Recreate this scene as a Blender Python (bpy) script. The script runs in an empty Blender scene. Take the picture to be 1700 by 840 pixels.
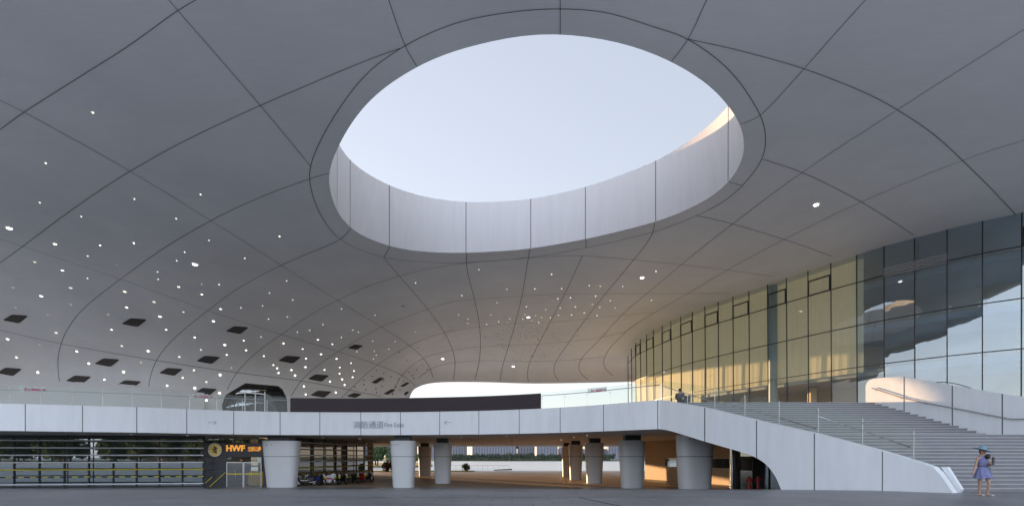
import bpy, bmesh, math, random
from mathutils import Vector, Matrix
from mathutils.bvhtree import BVHTree

# ------------------------------------------------------------------ camera, sky, sun, exposure
CZ = 2.5                                   # eye height above the lower ground level
F = 800.0
SC = bpy.context.scene
COL = SC.collection
cam_d = bpy.data.cameras.new("camera")
cam = bpy.data.objects.new("camera", cam_d)
COL.objects.link(cam)
cam.location = (0, 0, CZ)
cam.rotation_euler = (math.pi / 2, 0, 0)
cam_d.sensor_width = 36.0
cam_d.lens = 36.0 * F / 1700.0
cam_d.shift_y = (757.5 - 420.0) / 1700.0
cam_d.clip_start = 0.1
cam_d.clip_end = 9000
SC.camera = cam

SUN_EL = math.radians(4.0)
SUN_AZ = math.radians(-41.8)               # from +Y, negative = to the left
sun_dir = Vector((math.sin(SUN_AZ) * math.cos(SUN_EL), math.cos(SUN_AZ) * math.cos(SUN_EL), math.sin(SUN_EL)))
world = bpy.data.worlds.new("World")
SC.world = world
world.use_nodes = True
nt = world.node_tree
for n in list(nt.nodes):
    nt.nodes.remove(n)
wo = nt.nodes.new("ShaderNodeOutputWorld")
bg = nt.nodes.new("ShaderNodeBackground")
sky = nt.nodes.new("ShaderNodeTexSky")
sky.sky_type = 'NISHITA'
sky.sun_disc = False
sky.sun_elevation = SUN_EL
sky.sun_rotation = SUN_AZ
sky.altitude = 0
sky.air_density = 1.0
sky.dust_density = 0.35
sky.ozone_density = 1.8
hs = nt.nodes.new("ShaderNodeHueSaturation")
hs.inputs["Saturation"].default_value = 0.85
nt.links.new(sky.outputs[0], hs.inputs["Color"])
gmn = nt.nodes.new("ShaderNodeGamma")      # evens out the dusk sky, as the long exposure does
gmn.inputs["Gamma"].default_value = 0.38
nt.links.new(hs.outputs[0], gmn.inputs[0])
# pale cloud brightness added to the sky behind the camera, lighting fascia and ceiling
wtc = nt.nodes.new("ShaderNodeTexCoord"); wsx = nt.nodes.new("ShaderNodeSeparateXYZ"); nt.links.new(wtc.outputs["Generated"], wsx.inputs[0])
wmr = nt.nodes.new("ShaderNodeMapRange"); wmr.interpolation_type = 'SMOOTHSTEP'
wmr.inputs["From Min"].default_value = 0.15; wmr.inputs["From Max"].default_value = -0.75
nt.links.new(wsx.outputs["Y"], wmr.inputs["Value"])
wmp = nt.nodes.new("ShaderNodeMapping"); wmp.inputs["Scale"].default_value = (1.6, 1.6, 5.0); nt.links.new(wtc.outputs["Generated"], wmp.inputs[0])
wnz = nt.nodes.new("ShaderNodeTexNoise"); wnz.inputs["Scale"].default_value = 2.2; wnz.inputs["Detail"].default_value = 5; nt.links.new(wmp.outputs[0], wnz.inputs["Vector"])
wn2 = nt.nodes.new("ShaderNodeMapRange"); wn2.inputs["From Min"].default_value = 0.35; wn2.inputs["From Max"].default_value = 0.65; wn2.inputs["To Min"].default_value = 0.72; wn2.inputs["To Max"].default_value = 1.15
nt.links.new(wnz.outputs["Fac"], wn2.inputs["Value"])
wml = nt.nodes.new("ShaderNodeMath"); wml.operation = 'MULTIPLY'; nt.links.new(wmr.outputs[0], wml.inputs[0]); nt.links.new(wn2.outputs[0], wml.inputs[1])
wcl = nt.nodes.new("ShaderNodeMixRGB"); wcl.blend_type = 'ADD'; wcl.inputs[2].default_value = (1.26, 1.52, 1.84, 1)
nt.links.new(wml.outputs[0], wcl.inputs[0]); nt.links.new(gmn.outputs[0], wcl.inputs[1])
wtn = nt.nodes.new("ShaderNodeMixRGB"); wtn.blend_type = 'MULTIPLY'; wtn.inputs[0].default_value = 1; wtn.inputs[2].default_value = (1.0, 0.955, 1.0, 1)
nt.links.new(wcl.outputs[0], wtn.inputs[1])
nt.links.new(wtn.outputs[0], bg.inputs[0])
nt.links.new(bg.outputs[0], wo.inputs[0])
bg.inputs[1].default_value = 0.15
sl = bpy.data.lights.new("sun", 'SUN')
sl.energy = 2.0
sl.angle = math.radians(0.5)
sl.color = (1.0, 0.62, 0.33)
sun = bpy.data.objects.new("sun", sl)
COL.objects.link(sun)
sun.rotation_euler = sun_dir.to_track_quat('Z', 'Y').to_euler()
SC.view_settings.view_transform = 'Standard'
SC.view_settings.look = 'None'
SC.view_settings.gamma = 1.0
SC.view_settings.exposure = 2.35
SC.cycles.max_bounces = 8
SC.cycles.diffuse_bounces = 5
SC.cycles.glossy_bounces = 4
SC.cycles.transparent_max_bounces = 16
SC.cycles.sample_clamp_indirect = 6.0
SC.cycles.caustics_reflective = False
SC.cycles.caustics_refractive = False

rnd = random.Random(7)

# ------------------------------------------------------------------ helpers
def at(px, py, Y):
    return Vector(((px - 850) / F * Y, Y, CZ - (py - 757.5) / F * Y))

def ray(px, py):
    return Vector(((px - 850) / F, 1.0, -(py - 757.5) / F)).normalized()

def tag(o, label=None, cat=None, group=None, kind=None):
    if label: o["label"] = label
    if cat: o["category"] = cat
    if group: o["group"] = group
    if kind: o["kind"] = kind
    return o

def empty(name, loc, rz=0.0, label=None, cat=None, group=None):
    o = bpy.data.objects.new(name, None)
    o.empty_display_size = 0.2
    o.location = loc
    o.rotation_euler = (0, 0, rz)
    COL.objects.link(o)
    return tag(o, label, cat, group)

class MB:
    """collects shapes, builds ONE mesh object"""
    def __init__(s):
        s.v = []; s.f = []; s.m = []
    def quad(s, a, b, c, d, m=0):
        i = len(s.v); s.v += [tuple(a), tuple(b), tuple(c), tuple(d)]
        s.f.append((i, i+1, i+2, i+3)); s.m.append(m)
    def tri(s, a, b, c, m=0):
        i = len(s.v); s.v += [tuple(a), tuple(b), tuple(c)]
        s.f.append((i, i+1, i+2)); s.m.append(m)
    def raw(s, verts, faces, m=0):
        i = len(s.v); s.v += [tuple(v) for v in verts]
        for f in faces:
            s.f.append(tuple(i + k for k in f)); s.m.append(m)
    def box(s, x0, x1, y0, y1, z0, z1, m=0, M=None):
        vs = [Vector(p) for p in ((x0,y0,z0),(x1,y0,z0),(x1,y1,z0),(x0,y1,z0),(x0,y0,z1),(x1,y0,z1),(x1,y1,z1),(x0,y1,z1))]
        if M: vs = [M @ v for v in vs]
        s.raw(vs, [(0,3,2,1),(4,5,6,7),(0,1,5,4),(1,2,6,5),(2,3,7,6),(3,0,4,7)], m)
    def bar(s, a, b, w, h, m=0, up=Vector((0,0,1))):
        a = Vector(a); b = Vector(b)
        d = (b - a)
        if d.length < 1e-6: return
        d.normalize()
        sd = d.cross(up)
        if sd.length < 1e-4: sd = d.cross(Vector((0,1,0)))
        sd.normalize(); u = sd.cross(d)
        sd *= w / 2; u *= h / 2
        vs = [a-sd-u, a+sd-u, a+sd+u, a-sd+u, b-sd-u, b+sd-u, b+sd+u, b-sd+u]
        s.raw(vs, [(0,1,2,3),(7,6,5,4),(0,4,5,1),(1,5,6,2),(2,6,7,3),(3,7,4,0)], m)
    def tube(s, pts, r, n=8, m=0, caps=True):
        pts = [Vector(p) for p in pts]
        rs = r if isinstance(r, (list, tuple)) else [r] * len(pts)
        rings = []
        for i, p in enumerate(pts):
            d = (pts[min(i+1, len(pts)-1)] - pts[max(i-1, 0)])
            d.normalize()
            a = d.cross(Vector((0,0,1)))
            if a.length < 1e-3: a = d.cross(Vector((1,0,0)))
            a.normalize(); b = a.cross(d)
            rings.append([p + (a*math.cos(2*math.pi*k/n) + b*math.sin(2*math.pi*k/n)) * rs[i] for k in range(n)])
        base = len(s.v)
        for rg in rings: s.v += [tuple(v) for v in rg]
        for i in range(len(rings)-1):
            for k in range(n):
                k2 = (k+1) % n
                s.f.append((base+i*n+k, base+i*n+k2, base+(i+1)*n+k2, base+(i+1)*n+k)); s.m.append(m)
        if caps:
            s.f.append(tuple(base + k for k in range(n))); s.m.append(m)
            s.f.append(tuple(base+(len(rings)-1)*n + n-1-k for k in range(n))); s.m.append(m)
    def lathe(s, prof, n=24, m=0, M=None, sx=1.0, sy=1.0):
        base = len(s.v)
        for (r, z) in prof:
            for k in range(n):
                v = Vector((r*sx*math.cos(2*math.pi*k/n), r*sy*math.sin(2*math.pi*k/n), z))
                if M: v = M @ v
                s.v.append(tuple(v))
        for i in range(len(prof)-1):
            for k in range(n):
                k2 = (k+1) % n
                s.f.append((base+i*n+k, base+i*n+k2, base+(i+1)*n+k2, base+(i+1)*n+k)); s.m.append(m)
        s.f.append(tuple(base + n-1-k for k in range(n))); s.m.append(m)
        s.f.append(tuple(base+(len(prof)-1)*n+k for k in range(n))); s.m.append(m)
    def prism(s, poly, z0, z1, m=0):
        n = len(poly)
        vs = [(p[0], p[1], z0) for p in poly] + [(p[0], p[1], z1) for p in poly]
        fs = [tuple(range(n-1, -1, -1)), tuple(range(n, 2*n))] + [(i, (i+1) % n, n+(i+1) % n, n+i) for i in range(n)]
        s.raw(vs, fs, m)
    def build(s, name, mats, parent=None, smooth=False, bevel=0.0, origin=None, auto=False):
        me = bpy.data.meshes.new(name)
        vs = s.v
        if origin is not None:
            o_ = Vector(origin)
            vs = [tuple(Vector(v) - o_) for v in vs]
        me.from_pydata(vs, [], s.f)
        if not isinstance(mats, (list, tuple)): mats = [mats]
        for mt in mats: me.materials.append(mt)
        me.polygons.foreach_set("material_index", s.m)
        if smooth: me.polygons.foreach_set("use_smooth", [True] * len(s.f))
        me.update()
        ob = bpy.data.objects.new(name, me)
        COL.objects.link(ob)
        if origin is not None: ob.location = origin
        if auto:
            me.polygons.foreach_set("use_smooth", [True] * len(s.f))
            try: me.set_sharp_from_angle(angle=math.radians(35))
            except Exception: pass
        if bevel > 0:
            bm = bmesh.new(); bm.from_mesh(me)
            bmesh.ops.remove_doubles(bm, verts=bm.verts, dist=1e-5)
            es = [e for e in bm.edges if len(e.link_faces) == 2 and e.calc_face_angle(0) > 0.6]
            bmesh.ops.bevel(bm, geom=es, offset=bevel, segments=2, affect='EDGES', profile=0.6)
            bm.to_mesh(me); bm.free()
        if parent is not None:
            ob.parent = parent
            ob.matrix_parent_inverse = Matrix.Identity(4)
            if parent.type == 'EMPTY' and origin is None:
                pass
        return ob

def copy_tree(o, parent=None):
    c = o.copy(); COL.objects.link(c); c.parent = parent
    for ch in list(o.children):
        copy_tree(ch, c)
    return c

def catmull(P, per, closed=False):
    n = len(P); out = []
    rng = n if closed else n - 1
    for i in range(rng):
        if closed:
            p0, p1, p2, p3 = P[(i-1) % n], P[i], P[(i+1) % n], P[(i+2) % n]
        else:
            p0, p1, p2, p3 = P[max(i-1, 0)], P[i], P[i+1], P[min(i+2, n-1)]
        for k in range(per):
            t = k / per
            out.append(tuple(0.5*((2*b) + (-a+c)*t + (2*a-5*b+4*c-d)*t*t + (-a+3*b-3*c+d)*t**3) for a, b, c, d in zip(p0, p1, p2, p3)))
    if not closed: out.append(tuple(P[-1]))
    return out

# ------------------------------------------------------------------ materials
def mat(name, color, rough=0.6, metal=0.0, var=0.0, vscale=1.0, bump=0.0, bscale=40.0, spec=0.5, emit=None, estr=0.0, stretch=None, var2=None):
    m = bpy.data.materials.new(name); m.use_nodes = True
    t = m.node_tree; p = t.nodes["Principled BSDF"]
    c = (*color, 1.0)
    p.inputs["Base Color"].default_value = c
    p.inputs["Roughness"].default_value = rough
    p.inputs["Metallic"].default_value = metal
    p.inputs["Specular IOR Level"].default_value = spec
    if emit:
        p.inputs["Emission Color"].default_value = (*emit, 1); p.inputs["Emission Strength"].default_value = estr
    if var > 0 or bump > 0:
        tc = t.nodes.new("ShaderNodeTexCoord"); mp = t.nodes.new("ShaderNodeMapping")
        t.links.new(tc.outputs["Object"], mp.inputs[0])
        if stretch: mp.inputs["Scale"].default_value = stretch
        if var > 0:
            nz = t.nodes.new("ShaderNodeTexNoise"); nz.inputs["Scale"].default_value = vscale; nz.inputs["Detail"].default_value = 6; nz.inputs["Roughness"].default_value = 0.65
            t.links.new(mp.outputs[0], nz.inputs["Vector"])
            rp = t.nodes.new("ShaderNodeValToRGB")
            rp.color_ramp.elements[0].position = 0.3; rp.color_ramp.elements[1].position = 0.7
            lo = var2 if var2 else tuple(x*(1-var) for x in color)
            rp.color_ramp.elements[0].color = (*lo, 1)
            rp.color_ramp.elements[1].color = (*[min(1, x*(1+var)) for x in color], 1)
            t.links.new(nz.outputs["Fac"], rp.inputs[0]); t.links.new(rp.outputs[0], p.inputs["Base Color"])
        if bump > 0:
            n2 = t.nodes.new("ShaderNodeTexNoise"); n2.inputs["Scale"].default_value = bscale; n2.inputs["Detail"].default_value = 4
            t.links.new(mp.outputs[0], n2.inputs["Vector"])
            b = t.nodes.new("ShaderNodeBump"); b.inputs["Strength"].default_value = bump; b.inputs["Distance"].default_value = 0.02
            t.links.new(n2.outputs["Fac"], b.inputs["Height"]); t.links.new(b.outputs[0], p.inputs["Normal"])
    return m

def glass(name, tint, refl_ior=1.6, rough=0.0, haze=0.0, hcol=(0.6,0.65,0.65), gcol=(1,1,1), wav=0.0):
    """thin architectural glass: transparent + fresnel mirror (+ a little dust)"""
    m = bpy.data.materials.new(name); m.use_nodes = True
    t = m.node_tree
    for n in list(t.nodes): t.nodes.remove(n)
    o = t.nodes.new("ShaderNodeOutputMaterial")
    tr = t.nodes.new("ShaderNodeBsdfTransparent"); tr.inputs[0].default_value = (*tint, 1)
    gl = t.nodes.new("ShaderNodeBsdfGlossy"); gl.inputs["Roughness"].default_value = rough; gl.inputs["Color"].default_value = (*gcol, 1)
    r0 = ((refl_ior-1)/(refl_ior+1))**2        # Schlick, the same from both sides of the pane
    lw = t.nodes.new("ShaderNodeLayerWeight"); lw.inputs[0].default_value = 0.5
    pw = t.nodes.new("ShaderNodeMath"); pw.operation = 'POWER'; pw.inputs[1].default_value = 5.0; t.links.new(lw.outputs["Facing"], pw.inputs[0])
    fr = t.nodes.new("ShaderNodeMath"); fr.operation = 'MULTIPLY_ADD'; fr.inputs[1].default_value = 1-r0; fr.inputs[2].default_value = r0; t.links.new(pw.outputs[0], fr.inputs[0])
    mx = t.nodes.new("ShaderNodeMixShader")
    t.links.new(fr.outputs[0], mx.inputs[0]); t.links.new(tr.outputs[0], mx.inputs[1]); t.links.new(gl.outputs[0], mx.inputs[2])
    last = mx
    if wav > 0:
        tc = t.nodes.new("ShaderNodeTexCoord"); nz = t.nodes.new("ShaderNodeTexNoise"); nz.inputs["Scale"].default_value = 0.55; nz.inputs["Detail"].default_value = 1.5
        t.links.new(tc.outputs["Object"], nz.inputs["Vector"])
        b = t.nodes.new("ShaderNodeBump"); b.inputs["Strength"].default_value = wav; b.inputs["Distance"].default_value = 0.05
        t.links.new(nz.outputs["Fac"], b.inputs["Height"]); t.links.new(b.outputs[0], gl.inputs["Normal"])
    if haze > 0:
        df = t.nodes.new("ShaderNodeBsdfDiffuse"); df.inputs[0].default_value = (*hcol, 1)
        m2 = t.nodes.new("ShaderNodeMixShader"); m2.inputs[0].default_value = haze
        tc = t.nodes.new("ShaderNodeTexCoord"); nz = t.nodes.new("ShaderNodeTexNoise"); nz.inputs["Scale"].default_value = 0.8; nz.inputs["Detail"].default_value = 5
        t.links.new(tc.outputs["Object"], nz.inputs["Vector"])
        mr = t.nodes.new("ShaderNodeMapRange"); mr.inputs["From Min"].default_value = 0.3; mr.inputs["From Max"].default_value = 0.75
        mr.inputs["To Min"].default_value = haze*0.5; mr.inputs["To Max"].default_value = haze*1.6
        t.links.new(nz.outputs["Fac"], mr.inputs["Value"]); t.links.new(mr.outputs[0], m2.inputs[0])
        t.links.new(mx.outputs[0], m2.inputs[1]); t.links.new(df.outputs[0], m2.inputs[2]); last = m2
    t.links.new(last.outputs[0], o.inputs[0])
    return m

def ceiling_mat():
    m = mat("roof_panel", (0.60, 0.60, 0.60), rough=0.55)
    t = m.node_tree; p = t.nodes["Principled BSDF"]
    tc = t.nodes.new("ShaderNodeTexCoord")
    n1 = t.nodes.new("ShaderNodeTexNoise"); n1.inputs["Scale"].default_value = 0.16; n1.inputs["Detail"].default_value = 7; n1.inputs["Roughness"].default_value = 0.62
    mp = t.nodes.new("ShaderNodeMapping"); mp.inputs["Rotation"].default_value = (0, 0, math.radians(34)); mp.inputs["Scale"].default_value = (0.6, 7.0, 1.0)
    n2 = t.nodes.new("ShaderNodeTexNoise"); n2.inputs["Scale"].default_value = 1.1; n2.inputs["Detail"].default_value = 5
    t.links.new(tc.outputs["Object"], n1.inputs["Vector"]); t.links.new(tc.outputs["Object"], mp.inputs[0]); t.links.new(mp.outputs[0], n2.inputs["Vector"])
    r1 = t.nodes.new("ShaderNodeValToRGB"); r1.color_ramp.elements[0].position = .3; r1.color_ramp.elements[1].position = .72
    r1.color_ramp.elements[0].color = (0.75, 0.755, 0.77, 1); r1.color_ramp.elements[1].color = (0.87, 0.87, 0.87, 1)
    r2 = t.nodes.new("ShaderNodeValToRGB"); r2.color_ramp.elements[0].position = .3; r2.color_ramp.elements[1].position = .7
    r2.color_ramp.elements[0].color = (0.965, 0.965, 0.965, 1); r2.color_ramp.elements[1].color = (1, 1, 1, 1)
    t.links.new(n1.outputs["Fac"], r1.inputs[0]); t.links.new(n2.outputs["Fac"], r2.inputs[0])
    mx = t.nodes.new("ShaderNodeMixRGB"); mx.blend_type = 'MULTIPLY'; mx.inputs[0].default_value = 1
    t.links.new(r1.outputs[0], mx.inputs[1]); t.links.new(r2.outputs[0], mx.inputs[2]); t.links.new(mx.outputs[0], p.inputs["Base Color"])
    b = t.nodes.new("ShaderNodeBump"); b.inputs["Strength"].default_value = 0.04; b.inputs["Distance"].default_value = 0.03
    t.links.new(n2.outputs["Fac"], b.inputs["Height"]); t.links.new(b.outputs[0], p.inputs["Normal"])
    return m

def paving_mat():
    m = mat("paving", (0.12, 0.12, 0.125), rough=0.38)
    t = m.node_tree; p = t.nodes["Principled BSDF"]
    tc = t.nodes.new("ShaderNodeTexCoord")
    br = t.nodes.new("ShaderNodeTexBrick"); br.inputs["Scale"].default_value = 1.0
    br.inputs["Brick Width"].default_value = 1.2; br.inputs["Row Height"].default_value = 0.6
    br.inputs["Mortar Size"].default_value = 0.016; br.inputs["Color1"].default_value = (0.15, 0.152, 0.16, 1)
    br.inputs["Color2"].default_value = (0.185, 0.187, 0.195, 1); br.inputs["Mortar"].default_value = (0.05, 0.05, 0.05, 1)
    nz = t.nodes.new("ShaderNodeTexNoise"); nz.inputs["Scale"].default_value = 0.35; nz.inputs["Detail"].default_value = 8
    t.links.new(tc.outputs["Object"], br.inputs["Vector"]); t.links.new(tc.outputs["Object"], nz.inputs["Vector"])
    r = t.nodes.new("ShaderNodeValToRGB"); r.color_ramp.elements[0].position = .3; r.color_ramp.elements[1].position = .72
    r.color_ramp.elements[0].color = (0.74, 0.74, 0.75, 1); r.color_ramp.elements[1].color = (1.15, 1.15, 1.15, 1)
    t.links.new(nz.outputs["Fac"], r.inputs[0])
    mx = t.nodes.new("ShaderNodeMixRGB"); mx.blend_type = 'MULTIPLY'; mx.inputs[0].default_value = 1
    t.links.new(br.outputs["Color"], mx.inputs[1]); t.links.new(r.outputs[0], mx.inputs[2]); t.links.new(mx.outputs[0], p.inputs["Base Color"])
    n3 = t.nodes.new("ShaderNodeTexNoise"); n3.inputs["Scale"].default_value = 14; n3.inputs["Detail"].default_value = 6
    t.links.new(tc.outputs["Object"], n3.inputs["Vector"])
    b = t.nodes.new("ShaderNodeBump"); b.inputs["Strength"].default_value = 0.25; b.inputs["Distance"].default_value = 0.01
    t.links.new(n3.outputs["Fac"], b.inputs["Height"]); t.links.new(b.outputs[0], p.inputs["Normal"])
    return m

M_ceil = ceiling_mat()
M_joint = mat("joint_dark", (0.075, 0.075, 0.08), 0.8)
M_rim = mat("oculus_wall", (0.57, 0.55, 0.55), 0.6, var=0.04, vscale=0.7, stretch=(3, 3, 0.25))
M_fascia = mat("white_cladding", (0.77, 0.79, 0.81), 0.5, var=0.055, vscale=0.8, stretch=(2.5, 2.5, 0.35), bump=0.05)
M_soffit = mat("soffit_panel", (0.72, 0.70, 0.67), 0.6, var=0.06, vscale=1.0)
M_pave = paving_mat()
M_column = mat("column_cladding", (0.62, 0.63, 0.635), 0.45, var=0.03, vscale=0.7)
M_black = mat("black_panel", (0.022, 0.023, 0.03), 0.35, var=0.1, vscale=2)
M_dark = mat("dark_frame", (0.03, 0.032, 0.035), 0.45)
M_metal = mat("brushed_steel", (0.5, 0.5, 0.5), 0.3, metal=1.0)
M_chrome = mat("polished_steel", (0.75, 0.75, 0.75), 0.08, metal=1.0)
M_alu = mat("white_aluminium", (0.78, 0.80, 0.84), 0.35)
M_step = mat("stair_stone", (0.19, 0.19, 0.20), 0.55, var=0.12, vscale=1.2, bump=0.1, stretch=(1, 3, 3))
M_nose = mat("stair_nosing", (0.38, 0.38, 0.39), 0.5, var=0.1, vscale=3)
M_sand = mat("sand_render", (0.60, 0.46, 0.30), 0.75, var=0.06, vscale=1.5, bump=0.08)
M_vent = mat("vent_grille", (0.07, 0.06, 0.055), 0.7)
M_vent_rim = mat("vent_rim", (0.03, 0.028, 0.027), 0.6)
M_lamp = mat("lamp_lens", (0.9, 0.9, 0.85), 0.4, emit=(1.0, 0.93, 0.80), estr=0.55)
M_lampdim = mat("lamp_lens_dim", (0.6, 0.6, 0.5), 0.4, emit=(1.0, 0.93, 0.75), estr=0.06)
M_lampbig = mat("lamp_lens_bright", (0.9, 0.9, 0.85), 0.4, emit=(1.0, 0.97, 0.90), estr=1.3)
M_maroon = mat("maroon_banner", (0.028, 0.014, 0.02), 0.6, var=0.08, vscale=1)
M_yellow = mat("yellow_paint", (0.62, 0.52, 0.03), 0.5)
M_gold = mat("gold_metal", (0.72, 0.52, 0.16), 0.35, metal=0.4, var=0.15, vscale=5)
M_orange = mat("orange_letter", (0.75, 0.33, 0.05), 0.4, emit=(1.0, 0.42, 0.06), estr=0.12)
M_curtain = mat("olive_blind_glow", (0.58, 0.53, 0.38), 0.8, emit=(1.0, 0.86, 0.54), estr=0.026, var=0.08, vscale=1.2, stretch=(5, 5, 0.2))  # warm emission on the blind stands in for the lit interior
M_inner = mat("interior_wall", (0.30, 0.32, 0.33), 0.8, var=0.1, vscale=0.4)
M_slab = mat("interior_slab", (0.45, 0.48, 0.5), 0.7)
M_beige = mat("interior_beige", (0.42, 0.36, 0.24), 0.8, var=0.15, vscale=0.3)
M_gfac = glass("facade_glass", (0.90, 0.93, 0.88), 1.9, 0.0, haze=0.05, hcol=(0.55, 0.58, 0.55), wav=0.10)
M_gsky = glass("facade_glass_mirror", (0.55, 0.68, 0.74), 3.1, 0.0, haze=0.03, hcol=(0.5, 0.58, 0.65), gcol=(0.9, 0.97, 1.0), wav=0.12)
M_gshopL = glass("shop_glass_coated", (0.35, 0.42, 0.44), 2.9, 0.0, haze=0.02, gcol=(0.86, 0.96, 1.0), wav=0.06)
M_gshop = glass("shop_glass", (0.35, 0.42, 0.44), 2.3, 0.0, haze=0.02, wav=0.05)
M_grail = glass("rail_glass", (0.84, 0.90, 0.88), 1.38, 0.0, haze=0.03, hcol=(0.62, 0.66, 0.66))
M_red = mat("hydrant_red", (0.36, 0.025, 0.03), 0.45, var=0.1, vscale=10)
M_grass = mat("grass", (0.09, 0.13, 0.03), 0.9, var=0.3, vscale=8)
M_bark = mat("bark", (0.09, 0.065, 0.045), 0.9, var=0.25, vscale=6, bump=0.4)
M_leaf = mat("leaf", (0.075, 0.115, 0.045), 0.6, var=0.45, vscale=0.9)
M_leaf2 = mat("leaf_far", (0.075, 0.09, 0.06), 0.8, var=0.3, vscale=0.25)
M_sign = mat("sign_white", (0.65, 0.72, 0.72), 0.5)
M_pink = mat("sign_red_letter", (0.62, 0.05, 0.15), 0.5)
M_greylet = mat("grey_letter", (0.33, 0.38, 0.43), 0.5)
M_blue = mat("blue_tape", (0.02, 0.06, 0.42), 0.5)
M_tower = mat("tower_concrete", (0.24, 0.24, 0.27), 0.8, var=0.08, vscale=0.05)
M_towerw = mat("tower_window", (0.12, 0.13, 0.17), 0.4)
M_peach = mat("peach_render", (0.55, 0.40, 0.32), 0.8, var=0.1, vscale=0.3)
M_winblk = mat("window_dark", (0.05, 0.06, 0.07), 0.2)
M_wood = mat("timber_strip", (0.16, 0.09, 0.05), 0.6, var=0.2, vscale=2)

# ------------------------------------------------------------------ ground, water, far land (setting)
GP = [(-700, 1.35), (17.9, 1.35), (20, 1.40), (23, 1.575), (26, 1.765), (30, 2.02), (34, 2.27), (38, 2.5), (39.5, 2.5), (46, 2.5), (60, 2.5), (86, 2.5)]
def groundz(y):
    for (a, b), (c, d) in zip(GP, GP[1:]):
        if a <= y <= c:
            return CZ - (b + (d - b) * (y - a) / (c - a))
    return 0.0
g = MB()
xs = [-700, -120, -60, 0, 60, 120, 700]
for (a, b), (c, d) in zip(GP, GP[1:]):
    for x0, x1 in zip(xs, xs[1:]):
        g.quad((x0, a, CZ-b), (x1, a, CZ-b), (x1, c, CZ-d), (x0, c, CZ-d))
g.quad((-700, 86, 0), (700, 86, 0), (700, 86, -6), (-700, 86, -6))
tag(g.build("plaza_ground", M_pave), kind="structure")
lp = MB(); lp.quad((-160, -39, CZ-1.346), (160, -39, CZ-1.346), (160, 11.2, CZ-1.346), (-160, 11.2, CZ-1.346))  # unseen pale sheet added outside the view to bounce light onto ceiling and fascia
lw = MB(); lw.box(-300, 300, -140, -40, CZ-1.35, CZ-1.25)
tag(lw.build("roadside_lawn", M_grass), kind="structure")
tag(lp.build("bounce_plaza", mat("bounce_paving", (0.46, 0.46, 0.46), 0.6, var=0.05, vscale=0.4)), kind="structure")
b_ = MB(); b_.quad((-5000, -4000, -6), (5000, -4000, -6), (5000, 7000, -6), (-5000, 7000, -6))
tag(b_.build("terrain", mat("soil", (0.12, 0.12, 0.08), 0.9, var=0.2, vscale=0.02)), kind="structure")
w = MB(); w.quad((-2500, 86.1, -3.5), (2500, 86.1, -3.5), (2500, 660, -3.5), (-2500, 660, -3.5))
m_water = mat("lake_water", (0.44, 0.44, 0.40), 0.4, bump=0.6, bscale=0.6, stretch=(0.25, 1, 1), spec=1.0)
tag(w.build("lake_water", m_water), kind="structure")
s_ = MB(); s_.box(-2500, 2500, 640, 2600, -6, -2.6)
tag(s_.build("far_shore", mat("shore_grass", (0.09, 0.10, 0.05), 0.9, var=0.2, vscale=0.03)), kind="structure")
s_ = MB(); s_.prism([(-400, 300), (-150, 285), (-60, 262), (-48, 290), (-70, 420), (-400, 430)], -6, -2.7)
tag(s_.build("wooded_bank", mat("bank_grass", (0.07, 0.09, 0.04), 0.9, var=0.3, vscale=0.1)), kind="structure")
cp = MB(); cp.quad((-40, 39.6, .004), (14, 39.6, .004), (14, 70.9, .004), (-40, 70.9, .004))  # paving under the deck, low sun's warm glow painted into its brown colour
tag(cp.build("glow_tinted_paving", mat("paving_sun_glow", (0.36, 0.27, 0.18), 0.5, var=0.15, vscale=0.5, bump=0.2)), kind="structure")
# lakeside paving, open daylight beyond the deck's shade put into its lighter colour
p_ = MB(); p_.box(-120, 120, 71, 85.6, 0.0, 0.004)
tag(p_.build("lakeside_path", mat("daylit_paving", (0.34, 0.33, 0.34), 0.6, var=0.1, vscale=0.5)), kind="structure")
gr = MB(); gr.box(-60, -6.5, 79.5, 84.5, 0.004, 0.10)
tag(gr.build("grass_strip", M_grass), kind="structure")
# drainage channels crossing the plaza
d_ = MB()
zc = CZ - 1.35 + 0.004
d_.quad((-8.0, 16.05, zc), (8.0, 16.05, zc), (8.0, 16.13, zc), (-8.0, 16.13, zc))
d_.quad((-6.4, 14.3, zc), (-4.2, 16.0, zc), (-4.13, 15.95, zc), (-6.33, 14.25, zc))
d_.quad((2.15, 15.9, zc), (2.25, 15.95, zc), (3.2, 12.4, zc), (3.1, 12.35, zc))
for x0, x1 in ((-4.4, -3.7), (-2.3, -1.2), (1.0, 1.5)):
    d_.quad((x0, 16.06, zc+0.004), (x1, 16.06, zc+0.004), (x1, 16.12, zc+0.004), (x0, 16.12, zc+0.004), 1)
tag(d_.build("drain_channel", [M_joint, M_metal]), kind="structure")

# ------------------------------------------------------------------ roof shell with the oculus
HR = 15.0
rim_px = [(930.8,56.5),(895.7,56.5),(860,59.8),(832,65.4),(778.7,77.7),(735.8,91),(693,110.4),(639.3,144.7),(607,174),(580.4,209),(563.2,240.2),(552.7,264),(546.8,283.3),(545.6,301),(549.8,325),(561.7,354.8),(583.4,380),(609.3,395),(647.4,409),(686.7,416.4),(734.3,419.6),(774.5,419.6),(826.5,417.3),(879.5,412.8),(925.5,405.4),(973,396.7),(1029.6,383.6),(1087.4,368.5),(1127.9,353.9),(1166.5,335.4),(1190.4,320.5),(1209.7,302.7),(1224.6,283.3),(1233.5,262.5),(1237,241.7),(1234.4,223.8),(1226,200),(1208.8,175.6),(1190.4,153.3),(1169.5,136.3),(1145.7,119.6),(1114.5,102.7),(1068.3,82.7),(1026.7,70.5),(979,61.6)]
rimP = []
for px, py in rim_px:
    Y = HR * F / (757.5 - py)
    rimP.append(((px-850)/F*Y, Y))
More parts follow.
